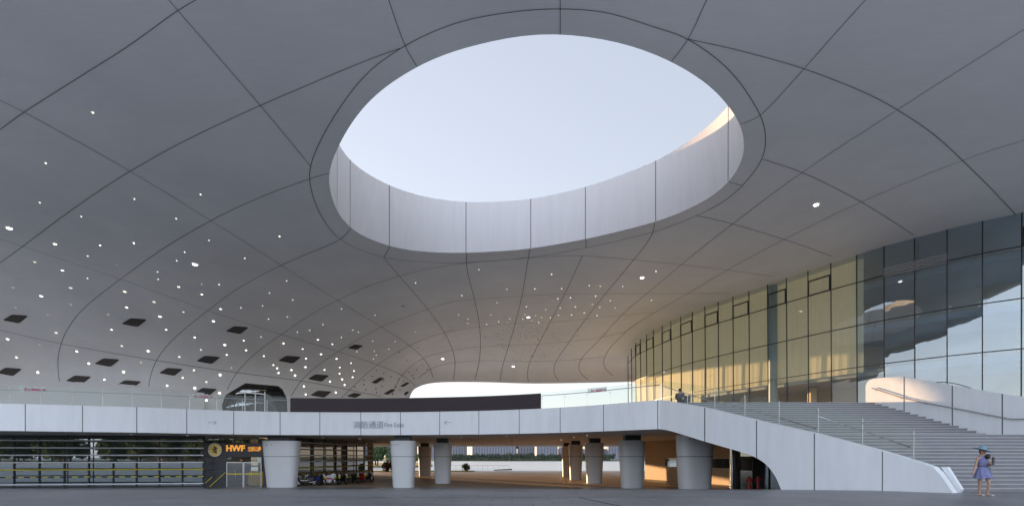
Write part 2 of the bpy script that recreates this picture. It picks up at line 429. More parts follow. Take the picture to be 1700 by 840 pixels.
def smooth_closed(P, n=240, it=16):
    import numpy as _n
    A = _n.array(P + [P[0]]); L_ = _n.concatenate([[0], _n.cumsum(_n.hypot(*_n.diff(A, axis=0).T))])
    t = _n.linspace(0, L_[-1], n, endpoint=False)
    A = _n.stack([_n.interp(t, L_, A[:,0]), _n.interp(t, L_, A[:,1])], 1)
    for _ in range(it): A = A*.5 + (_n.roll(A,1,0)+_n.roll(A,-1,0))*.25
    return [(float(x), float(y)) for x, y in A]
rim_s = smooth_closed(catmull(rimP, 8, True))
HC = Vector((0.9, 26.3))
# x, y, edge height, radius, foot height   (heights above the eye)
WP = [(-62,51.0,9,14,3.3),(-56,51.3,9,16,3.3),(-49.5,51.9,9,16,3.3),(-39.8,53.0,9,16,3.3),(-33.2,56.2,9,16,3.3),(-27.6,60,9.3,16,3.3),(-22.3,64.8,9.6,17,3.3),
      (-18.6,68.4,10.2,18,3.3),(-16.8,70.0,11,18,4.8),(-15.8,70.9,11.4,19,8.2),(-14.4,71.7,11.8,20,10.1),(-11.5,72.6,12,21,11.1),(-5,73.5,12,23,11.35),(3,73.6,11.9,24,11.15),(11,72.9,11.9,22,11.15),(17,71.6,11.9,20,11.1),
      (24,69,12,16,11.2),(36,61,13,8,12.2),(46,50,13.8,5,13.2),(49,39,14,4,13.5),(44,31,14.3,3,13.9),(34,24.8,14.5,2,14.1),(24.5,16.6,14.5,2,14.1),(14,11.6,14.5,2,14.1),(0,10.6,14.5,2,14.1),(-13,11.8,14.5,2,14.1),(-26,17.0,14.5,2,14.1),(-38,24.5,14.3,3,13.7),(-51,32,13.6,5,13),(-63,42,10.5,10,7)]
Wd = catmull(WP, 14, True)
NU = len(Wd)
def ray_rim(ang):
    """rim point hit by direction ang from the oculus centre"""
    d = Vector((math.cos(ang), math.sin(ang))); best = None
    n = len(rim_s)
    for i in range(n):
        a = Vector(rim_s[i]) - HC; b = Vector(rim_s[(i+1) % n]) - HC
        e = b - a; den = d.x*e.y - d.y*e.x
        if abs(den) < 1e-9: continue
        t = (a.x*e.y - a.y*e.x)/den; u = (a.x*d.y - a.y*d.x)/den
        if t > 0 and -1e-6 <= u <= 1+1e-6: best = t if best is None else min(best, t)
    return HC + d*best
import numpy as np
Warr = np.array([(p[0], p[1]) for p in Wd])
def wdist(x, y):
    a = Warr; b = np.roll(Warr, -1, axis=0)
    ab = b - a; ap = np.array((x, y)) - a
    t = np.clip((ap*ab).sum(1)/np.maximum((ab*ab).sum(1), 1e-9), 0, 1)
    dd = np.hypot(*(ap - ab*t[:, None]).T)
    i = int(dd.argmin()); f = float(t[i]); j = (i+1) % NU
    return float(dd[i]), [Wd[i][k]*(1-f) + Wd[j][k]*f for k in (2, 3, 4)]
NT = 9                                     # rows of the tucked-in foot
NS = 46
rows = NT + NS
verts = []; grid = []
for i in range(NU):
    x, y, hb, R, hf = Wd[i]
    wv = Vector((x, y))
    d = wv - HC; e = ray_rim(math.atan2(d.y, d.x))
    tn = Vector(Wd[(i+1) % NU][:2]) - Vector(Wd[i-1][:2]); tn.normalize()
    inn = Vector((-tn.y, tn.x))
    if inn.dot(e - wv) < 0: inn = -inn
    col = []
    drop = hb - hf; tuck = 2.6 * drop / 5.7
    for k in range(NT):
        th = (1 - k/NT) * math.pi/2
        p = wv + inn * tuck * (1 - math.cos(th))
        col.append(Vector((p.x, p.y, CZ + hb - drop*math.sin(th))))
    for k in range(NS + 1):
        s = (k/NS)
        s = s**1.9 if s < 1 else 1.0
        p = wv.lerp(e, s)
        dist, (hb2, R2, _) = wdist(p.x, p.y)
        if k == 0: dist = 0; hb2 = hb; R2 = R
        q = min(dist/R2, 1.0)
        h = hb2 + (HR - hb2)*math.sqrt(max(0, 1 - (1-q)**2))
        wr = min(1, s*1.0) ** 3           # blend exactly to HR at the oculus
        h = h*(1-wr) + HR*wr
        col.append(Vector((p.x, p.y, CZ + h)))
    grid.append(col)
nr = len(grid[0])
roof = MB()
vs = [v for c in grid for v in c]; fs = []
for i in range(NU):
    j = (i+1) % NU
    for k in range(nr-1):
        fs.append((i*nr+k, i*nr+k+1, j*nr+k+1, j*nr+k))
roof.raw(vs, fs, 0)
# underside mesh, with the doorway cut out of the belly by planes through its outline
bm = bmesh.new()
bv = [bm.verts.new(v) for v in vs]
for f in fs: bm.faces.new([bv[k] for k in f])
bm.normal_update()
CAMV = Vector((0, 0, CZ))
alc = [(372,705),(368.5,672),(374,656),(386,648.5),(407.6,635.7),(462,640.5),(469,646),(476,660),(478,705)]
cent = Vector((425, 668))
def alc_sel():
    out = []
    for f in bm.faces:
        c = f.calc_center_median()
        if c.y < 45 or c.x > 0: continue
        r = c - CAMV; px = 850 + F*r.x/r.y; py = 757.5 - F*r.z/r.y
        if 300 < px < 560 and 600 < py < 720 and r.y < 64: out.append(f)
    return out
for (a, b) in zip(alc, alc[1:]):
    n = ray(*a).cross(ray(*b)).normalized()
    fsel = alc_sel(); geom = set(fsel)
    for f in fsel:
        geom.update(f.edges); geom.update(f.verts)
    bmesh.ops.bisect_plane(bm, geom=list(geom), plane_co=CAMV, plane_no=n, dist=1e-5)
def inside(px, py):
    s0 = None
    for (a, b) in zip(alc, alc[1:]):
        c = (b[0]-a[0])*(py-a[1]) - (b[1]-a[1])*(px-a[0])
        if c < 0: return False
    return True
dead = []
for f in alc_sel():
    r = f.calc_center_median() - CAMV
    if inside(850 + F*r.x/r.y, 757.5 - F*r.z/r.y): dead.append(f)
bmesh.ops.delete(bm, geom=dead, context='FACES')
for f in bm.faces: f.smooth = True
me = bpy.data.meshes.new("roof_underside"); bm.to_mesh(me); 
BV = BVHTree.FromBMesh(bm)
bm.free()
me.materials.append(M_ceil); me.materials.append(M_joint)
roof_root = empty("roof_canopy", (HC.x, HC.y, CZ+HR), 0, "vast grey sculpted canopy roof with a big oval sky opening above the plaza", "roof")
def child(ob, root):
    """parent without moving: the mesh data is in world coordinates"""
    ob.parent = root
    ob.matrix_parent_inverse = root.matrix_basis.inverted() if root.parent is None else (root.parent.matrix_basis @ root.matrix_parent_inverse @ root.matrix_basis).inverted()
    return ob
roof_root.matrix_basis
def hit(px, py):
    h = BV.ray_cast(CAMV, ray(px, py))
    if h[0] is None: return None
    n = h[1]
    if n.dot(ray(px, py)) > 0: n = -n
    return h[0], n
def roofz(x, y):
    h = BV.ray_cast(Vector((x, y, CZ+8)), Vector((0, 0, 1)))
    return h[0].z if h[0] is not None else CZ + 14
seams = [
 [(0,215),(40,186),(128,130),(215,75),(295,17),(325,0),(360,-24)],
 [(-20,450),(22,420),(38,409),(100,362),(172,312),(216,284),(310,232),(432,175),(570,116),(625,94),(664,80)],
 [(105,672),(97,620),(95,600),(104,560),(135,515),(200,463),(275,410),(350,366),(430,328),(513,297),(546,287)],
 [(245,655),(250,620),(262,592),(290,560),(345,515),(400,475),(467,440),(520,417),(566,399),(583,379)],
 [(377,647),(392,618),(425,585),(467,555),(512,524),(560,498),(615,473),(663,458),(710,446),(770,437),(877,428),(950,424),(1030,429),(1131,439),(1209,448),(1280,458)],
 [(483,657),(500,630),(530,604),(562,583),(633,542),(710,513),(750,500),(787,497),(867,491),(933,488),(1007,487),(1144,487),(1213,486)],
 [(567,660),(590,637),(623,607),(652,588),(680,573),(700,563),(743,550),(797,542),(853,537),(913,535),(973,529),(1033,523),(1087,518)],
 [(650,655),(667,620),(703,593),(740,583),(797,575),(870,572),(930,568),(980,563),(1040,550)],
 [(694,628),(720,607),(760,601),(797,598),(880,600),(950,597),(1000,592)],
 [(270,-12),(280,0),(295,17),(432,175),(515,275)],
 [(637,427),(663,458),(700,500),(733,543),(755,587),(757,613),(752,630)],
 [(-20,157),(0,167),(40,186),(216,284),(350,366),(467,440),(560,498),(633,542),(680,573),(703,593),(718,613),(719,627)],
 [(-20,391),(38,409),(200,463),(345,515),(467,555),(562,583),(665,620),(689,640)],
 [(-20,543),(100,570),(260,598),(392,618),(500,632),(560,643),(633,658)],
 [(775,420),(772,436),(788,497),(797,542),(798,573),(796,603),(788,630)],
 [(880,411),(877,428),(867,490),(855,538),(845,573),(832,613),(830,632)],
 [(967,424),(938,487),(912,537),(893,573),(873,613),(873,627),(877,633)],
 [(1087,370),(1088,384),(1053,430),(1003,490),(972,530),(945,567),(917,607),(914,620),(927,632)],
 [(1700,49),(1490,182),(1332,286),(1217,371),(1131,439),(1074,487),(1030,524),(993,567),(960,597),(956,610),(960,623),(977,630)],
 [(1720,226),(1598,266),(1430,335),(1302,397),(1207,448),(1142,487),(1087,518),(1047,543),(1012,577),(997,600),(1000,613),(1017,623)],
 [(1143,65),(1200,77),(1252,90),(1335,114),(1428,150),(1490,182),(1552,224),(1598,266),(1643,310),(1688,358)],
 [(1448,-14),(1437,0),(1386,56),(1335,114),(1263,192),(1229,206)],
 [(1266,264),(1295,273),(1332,286),(1381,309),(1430,335),(1474,362),(1517,390)],
 [(1156,358),(1200,367),(1302,397),(1381,425)],
 [(640,-16),(672,76),(692,110)], [(930,-16),(930,57)], [(1180,-16),(1143,65),(1115,101)],
 [(1233,308),(1210,302)], [(648,409),(637,427)], [(973,411),(973,397)],
]
ring = [(930,14.5),(848,20),(757,38),(670,77),(602,129),(543,212),(514,276),(513,297),(527,348),(566,399),(637,427),(714,435),(772,436),(878,427),(973,411),(1088,384),(1156,358),(1197,338),(1233,308),(1266,265),(1272,230),(1263,191),(1213,118),(1143,65),(1089,46),(1009,21)]
jm = MB()
def ribbon(poly, width, closed=False):
    dense = catmull(poly, 10, closed)
    if closed: dense.append(dense[0])
    A = np.array(dense); L_ = np.concatenate([[0], np.cumsum(np.hypot(*np.diff(A, axis=0).T))])
    n_ = max(3, int(L_[-1]/3)); t_ = np.linspace(0, L_[-1], n_)
    A = np.stack([np.interp(t_, L_, A[:,0]), np.interp(t_, L_, A[:,1])], 1)
    for it in range(60 if n_ > 16 else 0):
        if closed:
            A[:-1] = A[:-1]*.5 + (np.roll(A[:-1],1,0)+np.roll(A[:-1],-1,0))*.25; A[-1] = A[0]
        else: A[1:-1] = A[1:-1]*.5 + (A[:-2]+A[2:])*.25
    dense = [tuple(a) for a in A]
    pts = []
    for p in dense:
        h = hit(*p)
        if h is None or h[0].y > 80: pts.append(None)
        else: pts.append(h)
    for a, b in zip(pts, pts[1:]):
        if a is None or b is None: continue
        d = b[0]-a[0]
        if d.length < 1e-4 or d.length > 6: continue
        d.normalize()
        wd = width + 0.0007*a[0].y; sa = d.cross(a[1]).normalized()*wd/2; sb = d.cross(b[1]).normalized()*wd/2
        oa = a[0]+a[1]*0.022; ob = b[0]+b[1]*0.022
        jm.quad(oa-sa, oa+sa, ob+sb, ob-sb)
ribbon(ring, 0.012, True)
def carry_on(s):
    """let a seam that leaves the picture run on over the shell"""
    s = list(s)
    for rev in (False, True):
        p, q = (s[-1], s[-2]) if rev else (s[0], s[1])
        if p[0] <= 0 or p[0] >= 1690 or p[1] <= 0:
            d = Vector((p[0]-q[0], p[1]-q[1]))
            if d.length < 3: continue
            d.normalize(); ext = [(p[0]+d.x*k, p[1]+d.y*k) for k in (60, 120, 180)]
            s = s + ext if rev else ext[::-1] + s
    return s
for s in seams: ribbon(carry_on(s), 0.010)
under = bpy.data.objects.new("ceiling_shell", me); COL.objects.link(under); child(under, roof_root)
child(jm.build("panel_joint", M_joint), roof_root)
# oculus wall and top of roof
ow = MB(); n = len(rim_s)
TH = 3.7
ins = []
FT = [(540,.97),(563,.97),(585,.962),(648,.967),(710,.984),(774,1.0),(879,1.0077),(973,1.007),(1084,.993),(1128,.983),(1187,.971),(1209,.973),(1240,.98)]
def lean(v):
    px = 850 + F*v[0]/v[1]; f = interp0(FT, max(541, min(1239, px)))
    w_ = max(0, min(1, (v[1]-23.5)/3.0)); return 1 + (f-1)*w_
def interp0(L_, x):
    for (a, b), (c, d) in zip(L_, L_[1:]):
        if a <= x <= c: return b + (d-b)*(x-a)/(c-a)
    return L_[-1][1]
fl_raw = [lean(v) for v in rim_s]
fl_s = [sum(fl_raw[(i+k) % n] for k in range(-5, 6))/11 for i in range(n)]
for i in range(n):
    ins.append(Vector((rim_s[i][0], rim_s[i][1], 0)))
ups = [v*f for v, f in zip(ins, fl_s)]
for i in range(n):
    j = (i+1) % n
    a, b = ins[i], ins[j]
    ow.quad((a.x, a.y, CZ+HR), (b.x, b.y, CZ+HR), (ups[j].x, ups[j].y, CZ+HR+TH), (ups[i].x, ups[i].y, CZ+HR+TH), 0)
for px in (583, 610, 648, 775, 880, 973, 1087, 1208, 560):
    # joints on the oculus wall: the rim point seen at this column, far side
    best = None
    for v in ins:
        ppx = 850 + F*v.x/v.y
        if v.y > (24 if px < 1200 and px > 570 else 22) and (best is None or abs(ppx-px) < best[0]): best = (abs(ppx-px), v)
    if best and px != 610:
        v = best[1]; i = ins.index(v); t = (ins[(i+1) % n]-ins[i-1]).normalized()
        c = (Vector((HC.x, HC.y, 0))-v).normalized()*0.012
        u = ups[i]; ow.quad(v+c-t*.022+Vector((0,0,CZ+HR)), v+c+t*.022+Vector((0,0,CZ+HR)), u+c+t*.022+Vector((0,0,CZ+HR+TH)), u+c-t*.022+Vector((0,0,CZ+HR+TH)), 1)
child(ow.build("oculus_wall", [M_rim, M_joint], auto=True), roof_root)
def fl_at(e):
    k = min(range(n), key=lambda q_: (rim_s[q_][0]-e.x)**2+(rim_s[q_][1]-e.y)**2); return fl_s[k]
tp = MB()
topc = []
for i in range(NU):
    x, y, hb, R, hf = Wd[i]
    wv = Vector((x, y)); e = Vector(grid[i][-1][:2])
    foot = grid[i][0]
    out = (wv - HC).normalized()
    c = [foot, foot + Vector((out.x*.5, out.y*.5, 0)), Vector((wv.x+out.x*0.8, wv.y+out.y*.8, CZ+hb+.1))]
    for k in range(2, NS+1, 4):
        gpt = grid[i][NT+k]; s = k/NS
        c.append(Vector((gpt.x + out.x*.6*(1-s), gpt.y + out.y*.6*(1-s), gpt.z + 0.7 + (TH-0.7)*s**2)))
    c[-1] = None; c = [q_ for q_ in c if q_ is not None]; eu = e*fl_at(e); c.append(Vector((eu.x, eu.y, CZ+HR+TH)))
    topc.append(c)
m_ = len(topc[0])
def near_door(i):
    x, y = Wd[i][0], Wd[i][1]
    return y > 45 and 340 < 850 + F*x/y < 505
tp.raw([v for c in topc for v in c], [(i*m_+k, ((i+1) % NU)*m_+k, ((i+1) % NU)*m_+k+1, i*m_+k+1) for i in range(NU) for k in range(m_-1) if not (k < 2 and near_door(i))])
child(tp.build("roof_covering", M_ceil, smooth=True), roof_root)

# doorway recess in the belly
rc = empty("doorway_recess", at(425, 700, 56.5), 0, "hexagonal doorway recess with glass doors in the curved white wall", "doorway")
al = []
for p in alc:
    h = None
    t_ = ray(*p)
    # belly surface depth near the outline: sample just outside the cut
    q = (cent.x + (p[0]-cent.x)*1.06, cent.y + (min(p[1], 690)-cent.y)*1.06)
    hh = BV.ray_cast(CAMV, ray(*q))
    Y = hh[0].y if hh[0] is not None and hh[0].y < 70 else 56
    al.append(at(p[0], p[1], Y))
dv = Vector((-0.42, 0.90, 0)).normalized()
rm = MB()
for a, b in zip(al, al[1:]):
    rm.quad(a, b, b+dv*6.0, a+dv*6.0)
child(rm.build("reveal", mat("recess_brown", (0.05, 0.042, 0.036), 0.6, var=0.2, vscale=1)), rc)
gm = MB(); gm.raw([a+dv*3.2 for a in al], [tuple(range(len(al)))])
child(gm.build("glazing", M_gsky), rc)
gm = MB(); gm.raw([a+dv*5.95 for a in al], [tuple(range(len(al)))])
child(gm.build("back_wall", mat("recess_back", (0.5, 0.5, 0.46), 0.8, var=0.2, vscale=0.5)), rc)
fm = MB()
for px in (389, 407, 424, 440):
    a = at(px, 700, 0.1) ; 
    pl = al[0]+dv*1.38
    Yc = 57.3
    fm.bar(at(px, 694, Yc), at(px, 650, Yc), 0.08, 0.08)
fm.bar(at(386, 650, 57.3), at(440, 654, 57.3), .08, .08)
child(fm.build("door_frame", M_metal), rc)
for (x0, x1) in ((393, 404), (410, 420), (425, 437)):
    hm = MB(); hm.bar(at(x0, 668, 57.1), at(x1, 669, 57.1), .06, .10)
    child(hm.build("handle", M_sign), rc)

# ------------------------------------------------------------------ recessed lamps and vents in the roof
def disc(px, py, r, mats, name, label, cat, group, ringed=False):
    h = hit(px, py)
    if h is None or h[0].y > 76: return
    p, nrm = h
    e1 = nrm.cross(Vector((0,0,1)))
    if e1.length < 0.01: e1 = Vector((1,0,0))
    e1.normalize(); e2 = nrm.cross(e1)
    o = p + nrm*0.02
    d = MB(); N = 12
    rr = [ (r*1.25, 0.0, 0), (r*1.25, 0.02, 0), (r, 0.02, 0) ] if ringed else [(r*1.08, -0.0, 0), (r, 0.02, 0)]
    base = []
    for (q, zz, _) in rr:
        base.append([(e1*math.cos(2*math.pi*k/N)+e2*math.sin(2*math.pi*k/N))*q + nrm*zz for k in range(N)])
    vs = [v for b in base for v in b]
    fs = []; ms = []
    for i in range(len(base)-1):
        for k in range(N):
            fs.append((i*N+k, i*N+(k+1) % N, (i+1)*N+(k+1) % N, (i+1)*N+k)); ms.append(0)
    fs.append(tuple((len(base)-1)*N+k for k in range(N))); ms.append(1)
    d.v = [tuple(v) for v in vs]; d.f = fs; d.m = ms
    ob = d.build(name, mats)
    ob.location = o
    tag(ob, label, cat, group)
Lz4 = [(173,104),(311,146),(436,185),(64,231),(205,274),(352,233),(437,74),(274,15),(498,21),(667,10),(580,119),(78,330),(353,315),(239,367),(38,488),(280,456),(198,517),(83,579),(189,654),(622,252),(767,303),(631,330),(538,366),(797,376),(556,441),(828,441),(607,522),(738,548),(383,549),(443,610),(616,652),(521,690),(440,754),(383,805),(703,604),(914,353),(880,97),(920,56),(784,153),(788,190),(890,228),(1005,214),(1092,216),(1005,265),(1099,338),(1063,399),(970,479),(1000,541),(1119,517),(1129,566),(893,576),(966,643),(910,681),(1096,666),(1153,630),(833,720),(970,732),(1028,702),(1093,757),(806,770),(1028,793),(185,743)]
dim4 = {(64,231),(580,119),(78,330),(353,315),(239,367),(198,517),(538,366),(703,604),(1153,630)}
Lz5 = [(342,35),(169,145),(41,275),(378,258),(292,318),(258,382),(408,353),(150,392),(381,437),(287,448),(250,536),(264,632),(164,555),(175,603),(362,569),(457,597),(549,623),(474,644),(471,687),(311,677),(330,693),(337,716),(401,702),(419,729),(566,701),(593,760),(463,783),(472,824),(626,646),(642,689),(641,720),(654,748),(666,776),(698,667),(713,706),(706,737),(622,814),(432,513),(493,504),(558,476),(533,551),(605,573),(650,539),(651,398),(708,502),(735,513),(727,610),(806,558),(818,428),(814,609),(824,628),(809,646),(885,596),(917,560),(1020,267),(1019,513)]
Lz6 = [(285,142),(200,271),(425,240),(375,307),(564,237),(647,165),(697,236),(741,281),(678,286),(835,221),(889,224),(1002,225),(1167,150),(1145,294),(866,274),(940,296),(851,315),(887,330),(963,333),(766,327),(691,333),(619,341),(522,326),(515,366),(566,371),(597,380),(641,382),(681,369),(747,367),(810,357),(874,371),(345,367),(184,366),(230,386),(230,409),(324,415),(384,400),(426,406),(439,386),(503,388),(545,395),(583,405)]
Lz1 = [(308,373),(152,541),(132,672),(270,718),(182,810),(333,814),(446,660),(585,725),(444,806),(666,645),(694,797),(613,836),(928,784)]
M_lampmid = mat("lamp_lens_mid", (0.8, 0.8, 0.7), 0.4, emit=(1.0, 0.93, 0.78), estr=0.2)
RIMM = [M_alu, M_lamp]; rs0 = random.Random(21)
for p in Lz4:
    px, py = p[0]/3, 400+p[1]/3
    dm = p in dim4
    small = p[1] < 225 and (p[0] > 700 or 430 < p[0] < 700)
    disc(px, py, 0.045 if small else rs0.uniform(.08, .125), [M_alu, M_lampdim if dm else rs0.choice([M_lamp, M_lamp, M_lampmid])], "recessed_lamp",
         "dim pale round ceiling spot low on the left of the canopy" if dm else ("tiny white ceiling spot high on the left of the canopy" if small else "round lit ceiling spot on the curved left flank of the canopy"), "ceiling lamp",
         "dim spots on the left flank" if dm else ("tiny spots high on the left" if small else "lit spots on the left flank"))
for p in Lz5:
    px, py = 350+p[0]/3, 380+p[1]/3
    big = py > 560 and px < 590
    disc(px, py, rs0.uniform(.075, .115) if big else 0.042, RIMM, "recessed_lamp",
         "round lit ceiling spot over the doorway flank of the canopy" if big else "tiny white ceiling spot between the oval opening and the left flank", "ceiling lamp",
         "lit spots over the doorway" if big else "tiny spots left of the oval opening")
for p in Lz6:
    disc(700+p[0]/3, 400+p[1]/3, rs0.uniform(.03, .05), RIMM, "recessed_lamp", "tiny white ceiling spot behind the oval opening", "ceiling lamp", "tiny spots behind the oval opening")
for p in Lz1:
    disc(p[0]/2, p[1]/2, 0.038, RIMM, "recessed_lamp", "tiny scattered ceiling spot on the upper left of the canopy", "ceiling lamp", "tiny spots on the upper left")
for (px, py, r, lb) in ((323.6,439,0.17,"brightest round ceiling lamp left of the oval opening"),(1355,340,0.13,"lone bright ceiling lamp right of the oval opening"),(1066,461,0.15,"bright ceiling lamp above the left end of the glass wall"),(877,526.5,0.16,"bright ceiling lamp amid the tiny spots behind the oval opening"),
                   (735,595.5,0.17,"bright lamp low on the canopy above the left end of the back opening"),(852,608,0.17,"bright lamp low on the canopy above the middle of the back opening"),(15.5,379,0.14,"bright ceiling lamp at the far left edge of the photo")):
    disc(px, py, r, [M_alu, M_lampbig], "recessed_lamp", lb, "ceiling lamp", None)
disc(669, 508, 0.13, [M_vent_rim, M_metal], "security_camera", "small dark dome camera on the ceiling left of the spots", "camera", None, True)
# unlit sockets, behind
rs = random.Random(3)
cnt = 0
while cnt < 95:
    px = rs.gauss(868, 48); py = rs.uniform(540, 600)
    if px < 770 or px > 1000 or rs.random() > 1 - abs(px-868)/150: continue
    disc(px, py, 0.05, [M_vent_rim, M_vent], "unlit_socket", "tiny dark unlit lamp socket low on the back of the canopy", "lamp socket", "unlit sockets at the back")
    cnt += 1
for q in [(625,615),(637,620),(618,624),(649,625),(662,629),(604,631),(604,638),(637,631),(670,632),(589,642),(607,647),(624,645),(634,641),(625,651),(657,642),(664,647),(652,654),(679,618),(685,623),(687,628),(701,605),(709,613),(675,598),(694,577),(692,613),(663,584)]:
    disc(q[0], q[1], 0.09, [M_vent_rim, M_vent], "unlit_socket", "tiny dark unlit lamp socket beside the left end of the back opening", "lamp socket", "unlit sockets by the back opening")

vents = [(25,529,1.0,"square dark vent in the canopy, topmost at the far left"),(222,535,1.0,"square dark vent in the canopy, second from the left in the top row"),(393,547.5,.9,"square dark vent in the canopy, third from the left in the top row"),
         (590,575.5,.8,"square dark vent in the canopy, rightmost of the top row"),(177,601.5,1.0,"square dark vent straight below and left of the second top-row vent"),(15,617,1.0,"square dark vent cut by the left edge of the photo"),
         (130,630,1.0,"square dark vent at the left of the pair above the far left railing"),(213,638,1.0,"square dark vent at the right of the pair above the far left railing"),(68,660,1.0,"square dark vent seen through the railing at far left"),
         (283,617,.95,"square dark vent left of the higher one above the doorway's left side"),(345,597,.95,"square dark vent above and left of the hexagonal doorway"),(341,650,.9,"square dark vent just left of the hexagonal doorway"),
         (480,596.5,.9,"square dark vent above and right of the hexagonal doorway"),(528,627,.85,"square dark vent upper of the stacked pair right of the doorway"),(532,654,.85,"square dark vent lower of the stacked pair right of the doorway"),
         (588,656,.85,"square dark vent low above the maroon banner"),(627,631,.8,"narrow dark vent leftmost near the back opening"),(646.5,650,.8,"narrow dark vent just above the banner near the back opening"),(672,638,.8,"narrow dark vent upper right near the back opening"),(673,653.5,.7,"thinnest dark vent right at the edge of the back opening"),
         (175,668,1.0,"square dark vent seen through the railing above the left shop front")]
for px, py, sc, lb in vents:
    h = hit(px, py)
    if h is None: continue
    p, nrm = h
    tA = [(-20.3,2),(-5.3,-7),(22,-5),(7,7)]; tB = [(-11,3.5),(4,-5),(11,-3.2),(-3,5.5)]
    if px < 560: tpl = [(u*sc, v*sc) for u, v in tA]
    elif px < 600: tpl = [(-13,1.5),(-1,-4.2),(13,-2),(2,4.2)]
    else:
        k_ = {627:1.0, 646.5:.9, 672:.75, 673:.55}[px]; tpl = [(u*k_, v*(k_ if px != 673 else .8)) for u, v in tB]
    outer = []
    for i_ in range(4):
        c0, cp, cn = tpl[i_], tpl[i_-1], tpl[(i_+1) % 4]
        for o_ in (cp, cn):
            f_ = .09
            hh = hit(px+c0[0]*(1-f_)+o_[0]*f_, py+c0[1]*(1-f_)+o_[1]*f_)
            if hh: outer.append(hh[0]-p)
    if len(outer) < 8: continue
    N = 8; e1 = (outer[2]-outer[0]); e1 = e1.normalized(); e2 = nrm.cross(e1).normalized(); r = .8
    root = empty("ceiling_vent", p, 0, lb, "vent", "dark square vents in the canopy")
    fr = MB()
    inner = [x*0.93 for x in outer]
    vs_ = [o + nrm*0.012 for o in outer] + [o + nrm*0.05 for o in outer] + [o + nrm*0.05 for o in inner] + [o + nrm*0.02 for o in inner]
    ff = []
    for L in range(3):
        for k in range(N): ff.append((L*N+k, L*N+(k+1) % N, (L+1)*N+(k+1) % N, (L+1)*N+k))
    fr.raw(vs_, ff); f_ = fr.build("frame", M_vent_rim, root)
    gl_ = MB(); gl_.raw([o + nrm*0.022 for o in inner], [tuple(range(N))])
    for k in range(1, 8):
        t_ = k/8; A_ = inner[1].lerp(inner[6], t_); B_ = inner[2].lerp(inner[5], t_)
        gl_.bar(A_*.97 + nrm*0.03, B_*.97 + nrm*0.03, 0.03, 0.012, up=nrm)
    gl_.build("grille", M_vent, root)

# ------------------------------------------------------------------ elevated deck
DT = 3.5; DB = 1.7; DF = 3.3
fe = [(-60,86),(0,88),(137,84.5),(227,82),(310,78.8),(388,76),(465,74.2),(531,73.6),(599,73.4),(665,73.8),(730,74.7),(795,76),(862,78.2),(930,81.5),(1002,86.5),(1065,91.8),(1095,94)]
front = [Vector(((px-850)/F*(DT*F/off), DT*F/off, 0)) for px, off in fe]
front = [Vector((-58, 28.0, 0)), Vector((-50, 29.2, 0)), Vector((-42, 30.5, 0))] + front[1:]
fcurve = [Vector(p) for p in catmull([tuple(v) for v in front], 8)]
CORN = fcurve[-1].copy()
deck = empty("elevated_deck", (0, 40, 0), 0, "long curved white pedestrian deck crossing over the plaza", "walkway")
WALLDIR = Vector((16.3-CORN.x, 17.85-CORN.y, 0)).normalized()
fa = MB()
for a, b in zip(fcurve, fcurve[1:]):
    d = (b-a).normalized(); nn = Vector((d.y, -d.x, 0))
    fa.quad(a+Vector((0,0,CZ+DB)), b+Vector((0,0,CZ+DB)), b+Vector((0,0,CZ+DT)), a+Vector((0,0,CZ+DT)))
    bi = Vector((-d.y, d.x, 0))*0.35
    fa.quad(a+Vector((0,0,CZ+DT)), b+Vector((0,0,CZ+DT)), b+bi+Vector((0,0,CZ+DT)), a+bi+Vector((0,0,CZ+DT)))
    fa.quad(a+bi+Vector((0,0,CZ+DT)), b+bi+Vector((0,0,CZ+DT)), b+bi+Vector((0,0,CZ+DF)), a+bi+Vector((0,0,CZ+DF)))
def front_at(px):
    best = None
    for a, b in zip(fcurve, fcurve[1:]):
        pa = 850+F*a.x/a.y; pb = 850+F*b.x/b.y
        if pa <= px <= pb or pb <= px <= pa:
            # exact intersection with the view plane x = k*y
            k = (px-850)/F; t = (k*a.y-a.x)/((b.x-a.x)-k*(b.y-a.y))
            return a.lerp(b, t), (b-a).normalized()
    return fcurve[-1], (fcurve[-1]-fcurve[-2]).normalized()
for px in (42,137,227,310,388,465,531,599,665,730,795,862,930,1002,1092):
    p, d = front_at(px); nn = Vector((d.y, -d.x, 0))*0.006
    fa.quad(p+nn-d*.022+Vector((0,0,CZ+DB)), p+nn+d*.022+Vector((0,0,CZ+DB)), p+nn+d*.022+Vector((0,0,CZ+DT)), p+nn-d*.022+Vector((0,0,CZ+DT)), 1)
child(fa.build("fascia", [M_fascia, M_joint]), deck)
so = MB()
XL, YB, XR = -95, 82, 62
def deck_strip(mb, z, zoff=0, mi=0):
    pts = [v for v in fcurve]
    for a, b in zip(pts, pts[1:]):
        mb.quad((a.x, a.y, z), (a.x, YB, z), (b.x, YB, z), (b.x, b.y, z), mi)
    mb.quad((XL, 27.5, z), (XL, YB, z), (pts[0].x, YB, z), (pts[0].x, pts[0].y, z), mi)
    mb.quad((CORN.x, CORN.y, z), (CORN.x, YB, z), (XR, YB, z), (XR, CORN.y, z), mi)
deck_strip(so, CZ+DB)
for xx in range(-60, 40, 4):
    so.bar((xx, 44, CZ+DB-0.004), (xx, YB-1, CZ+DB-0.004), .03, .006, 1)
for yy in range(44, 82, 4):
    so.bar((-60, yy, CZ+DB-0.004), (40, yy, CZ+DB-0.004), .006, .03, 1, up=Vector((0,1,0)))
so.quad((XL, YB, CZ+DB), (XR, YB, CZ+DB), (XR, YB, CZ+DF), (XL, YB, CZ+DF))
child(so.build("soffit", [M_soffit, M_joint]), deck)
fl = MB(); deck_strip(fl, CZ+DF)
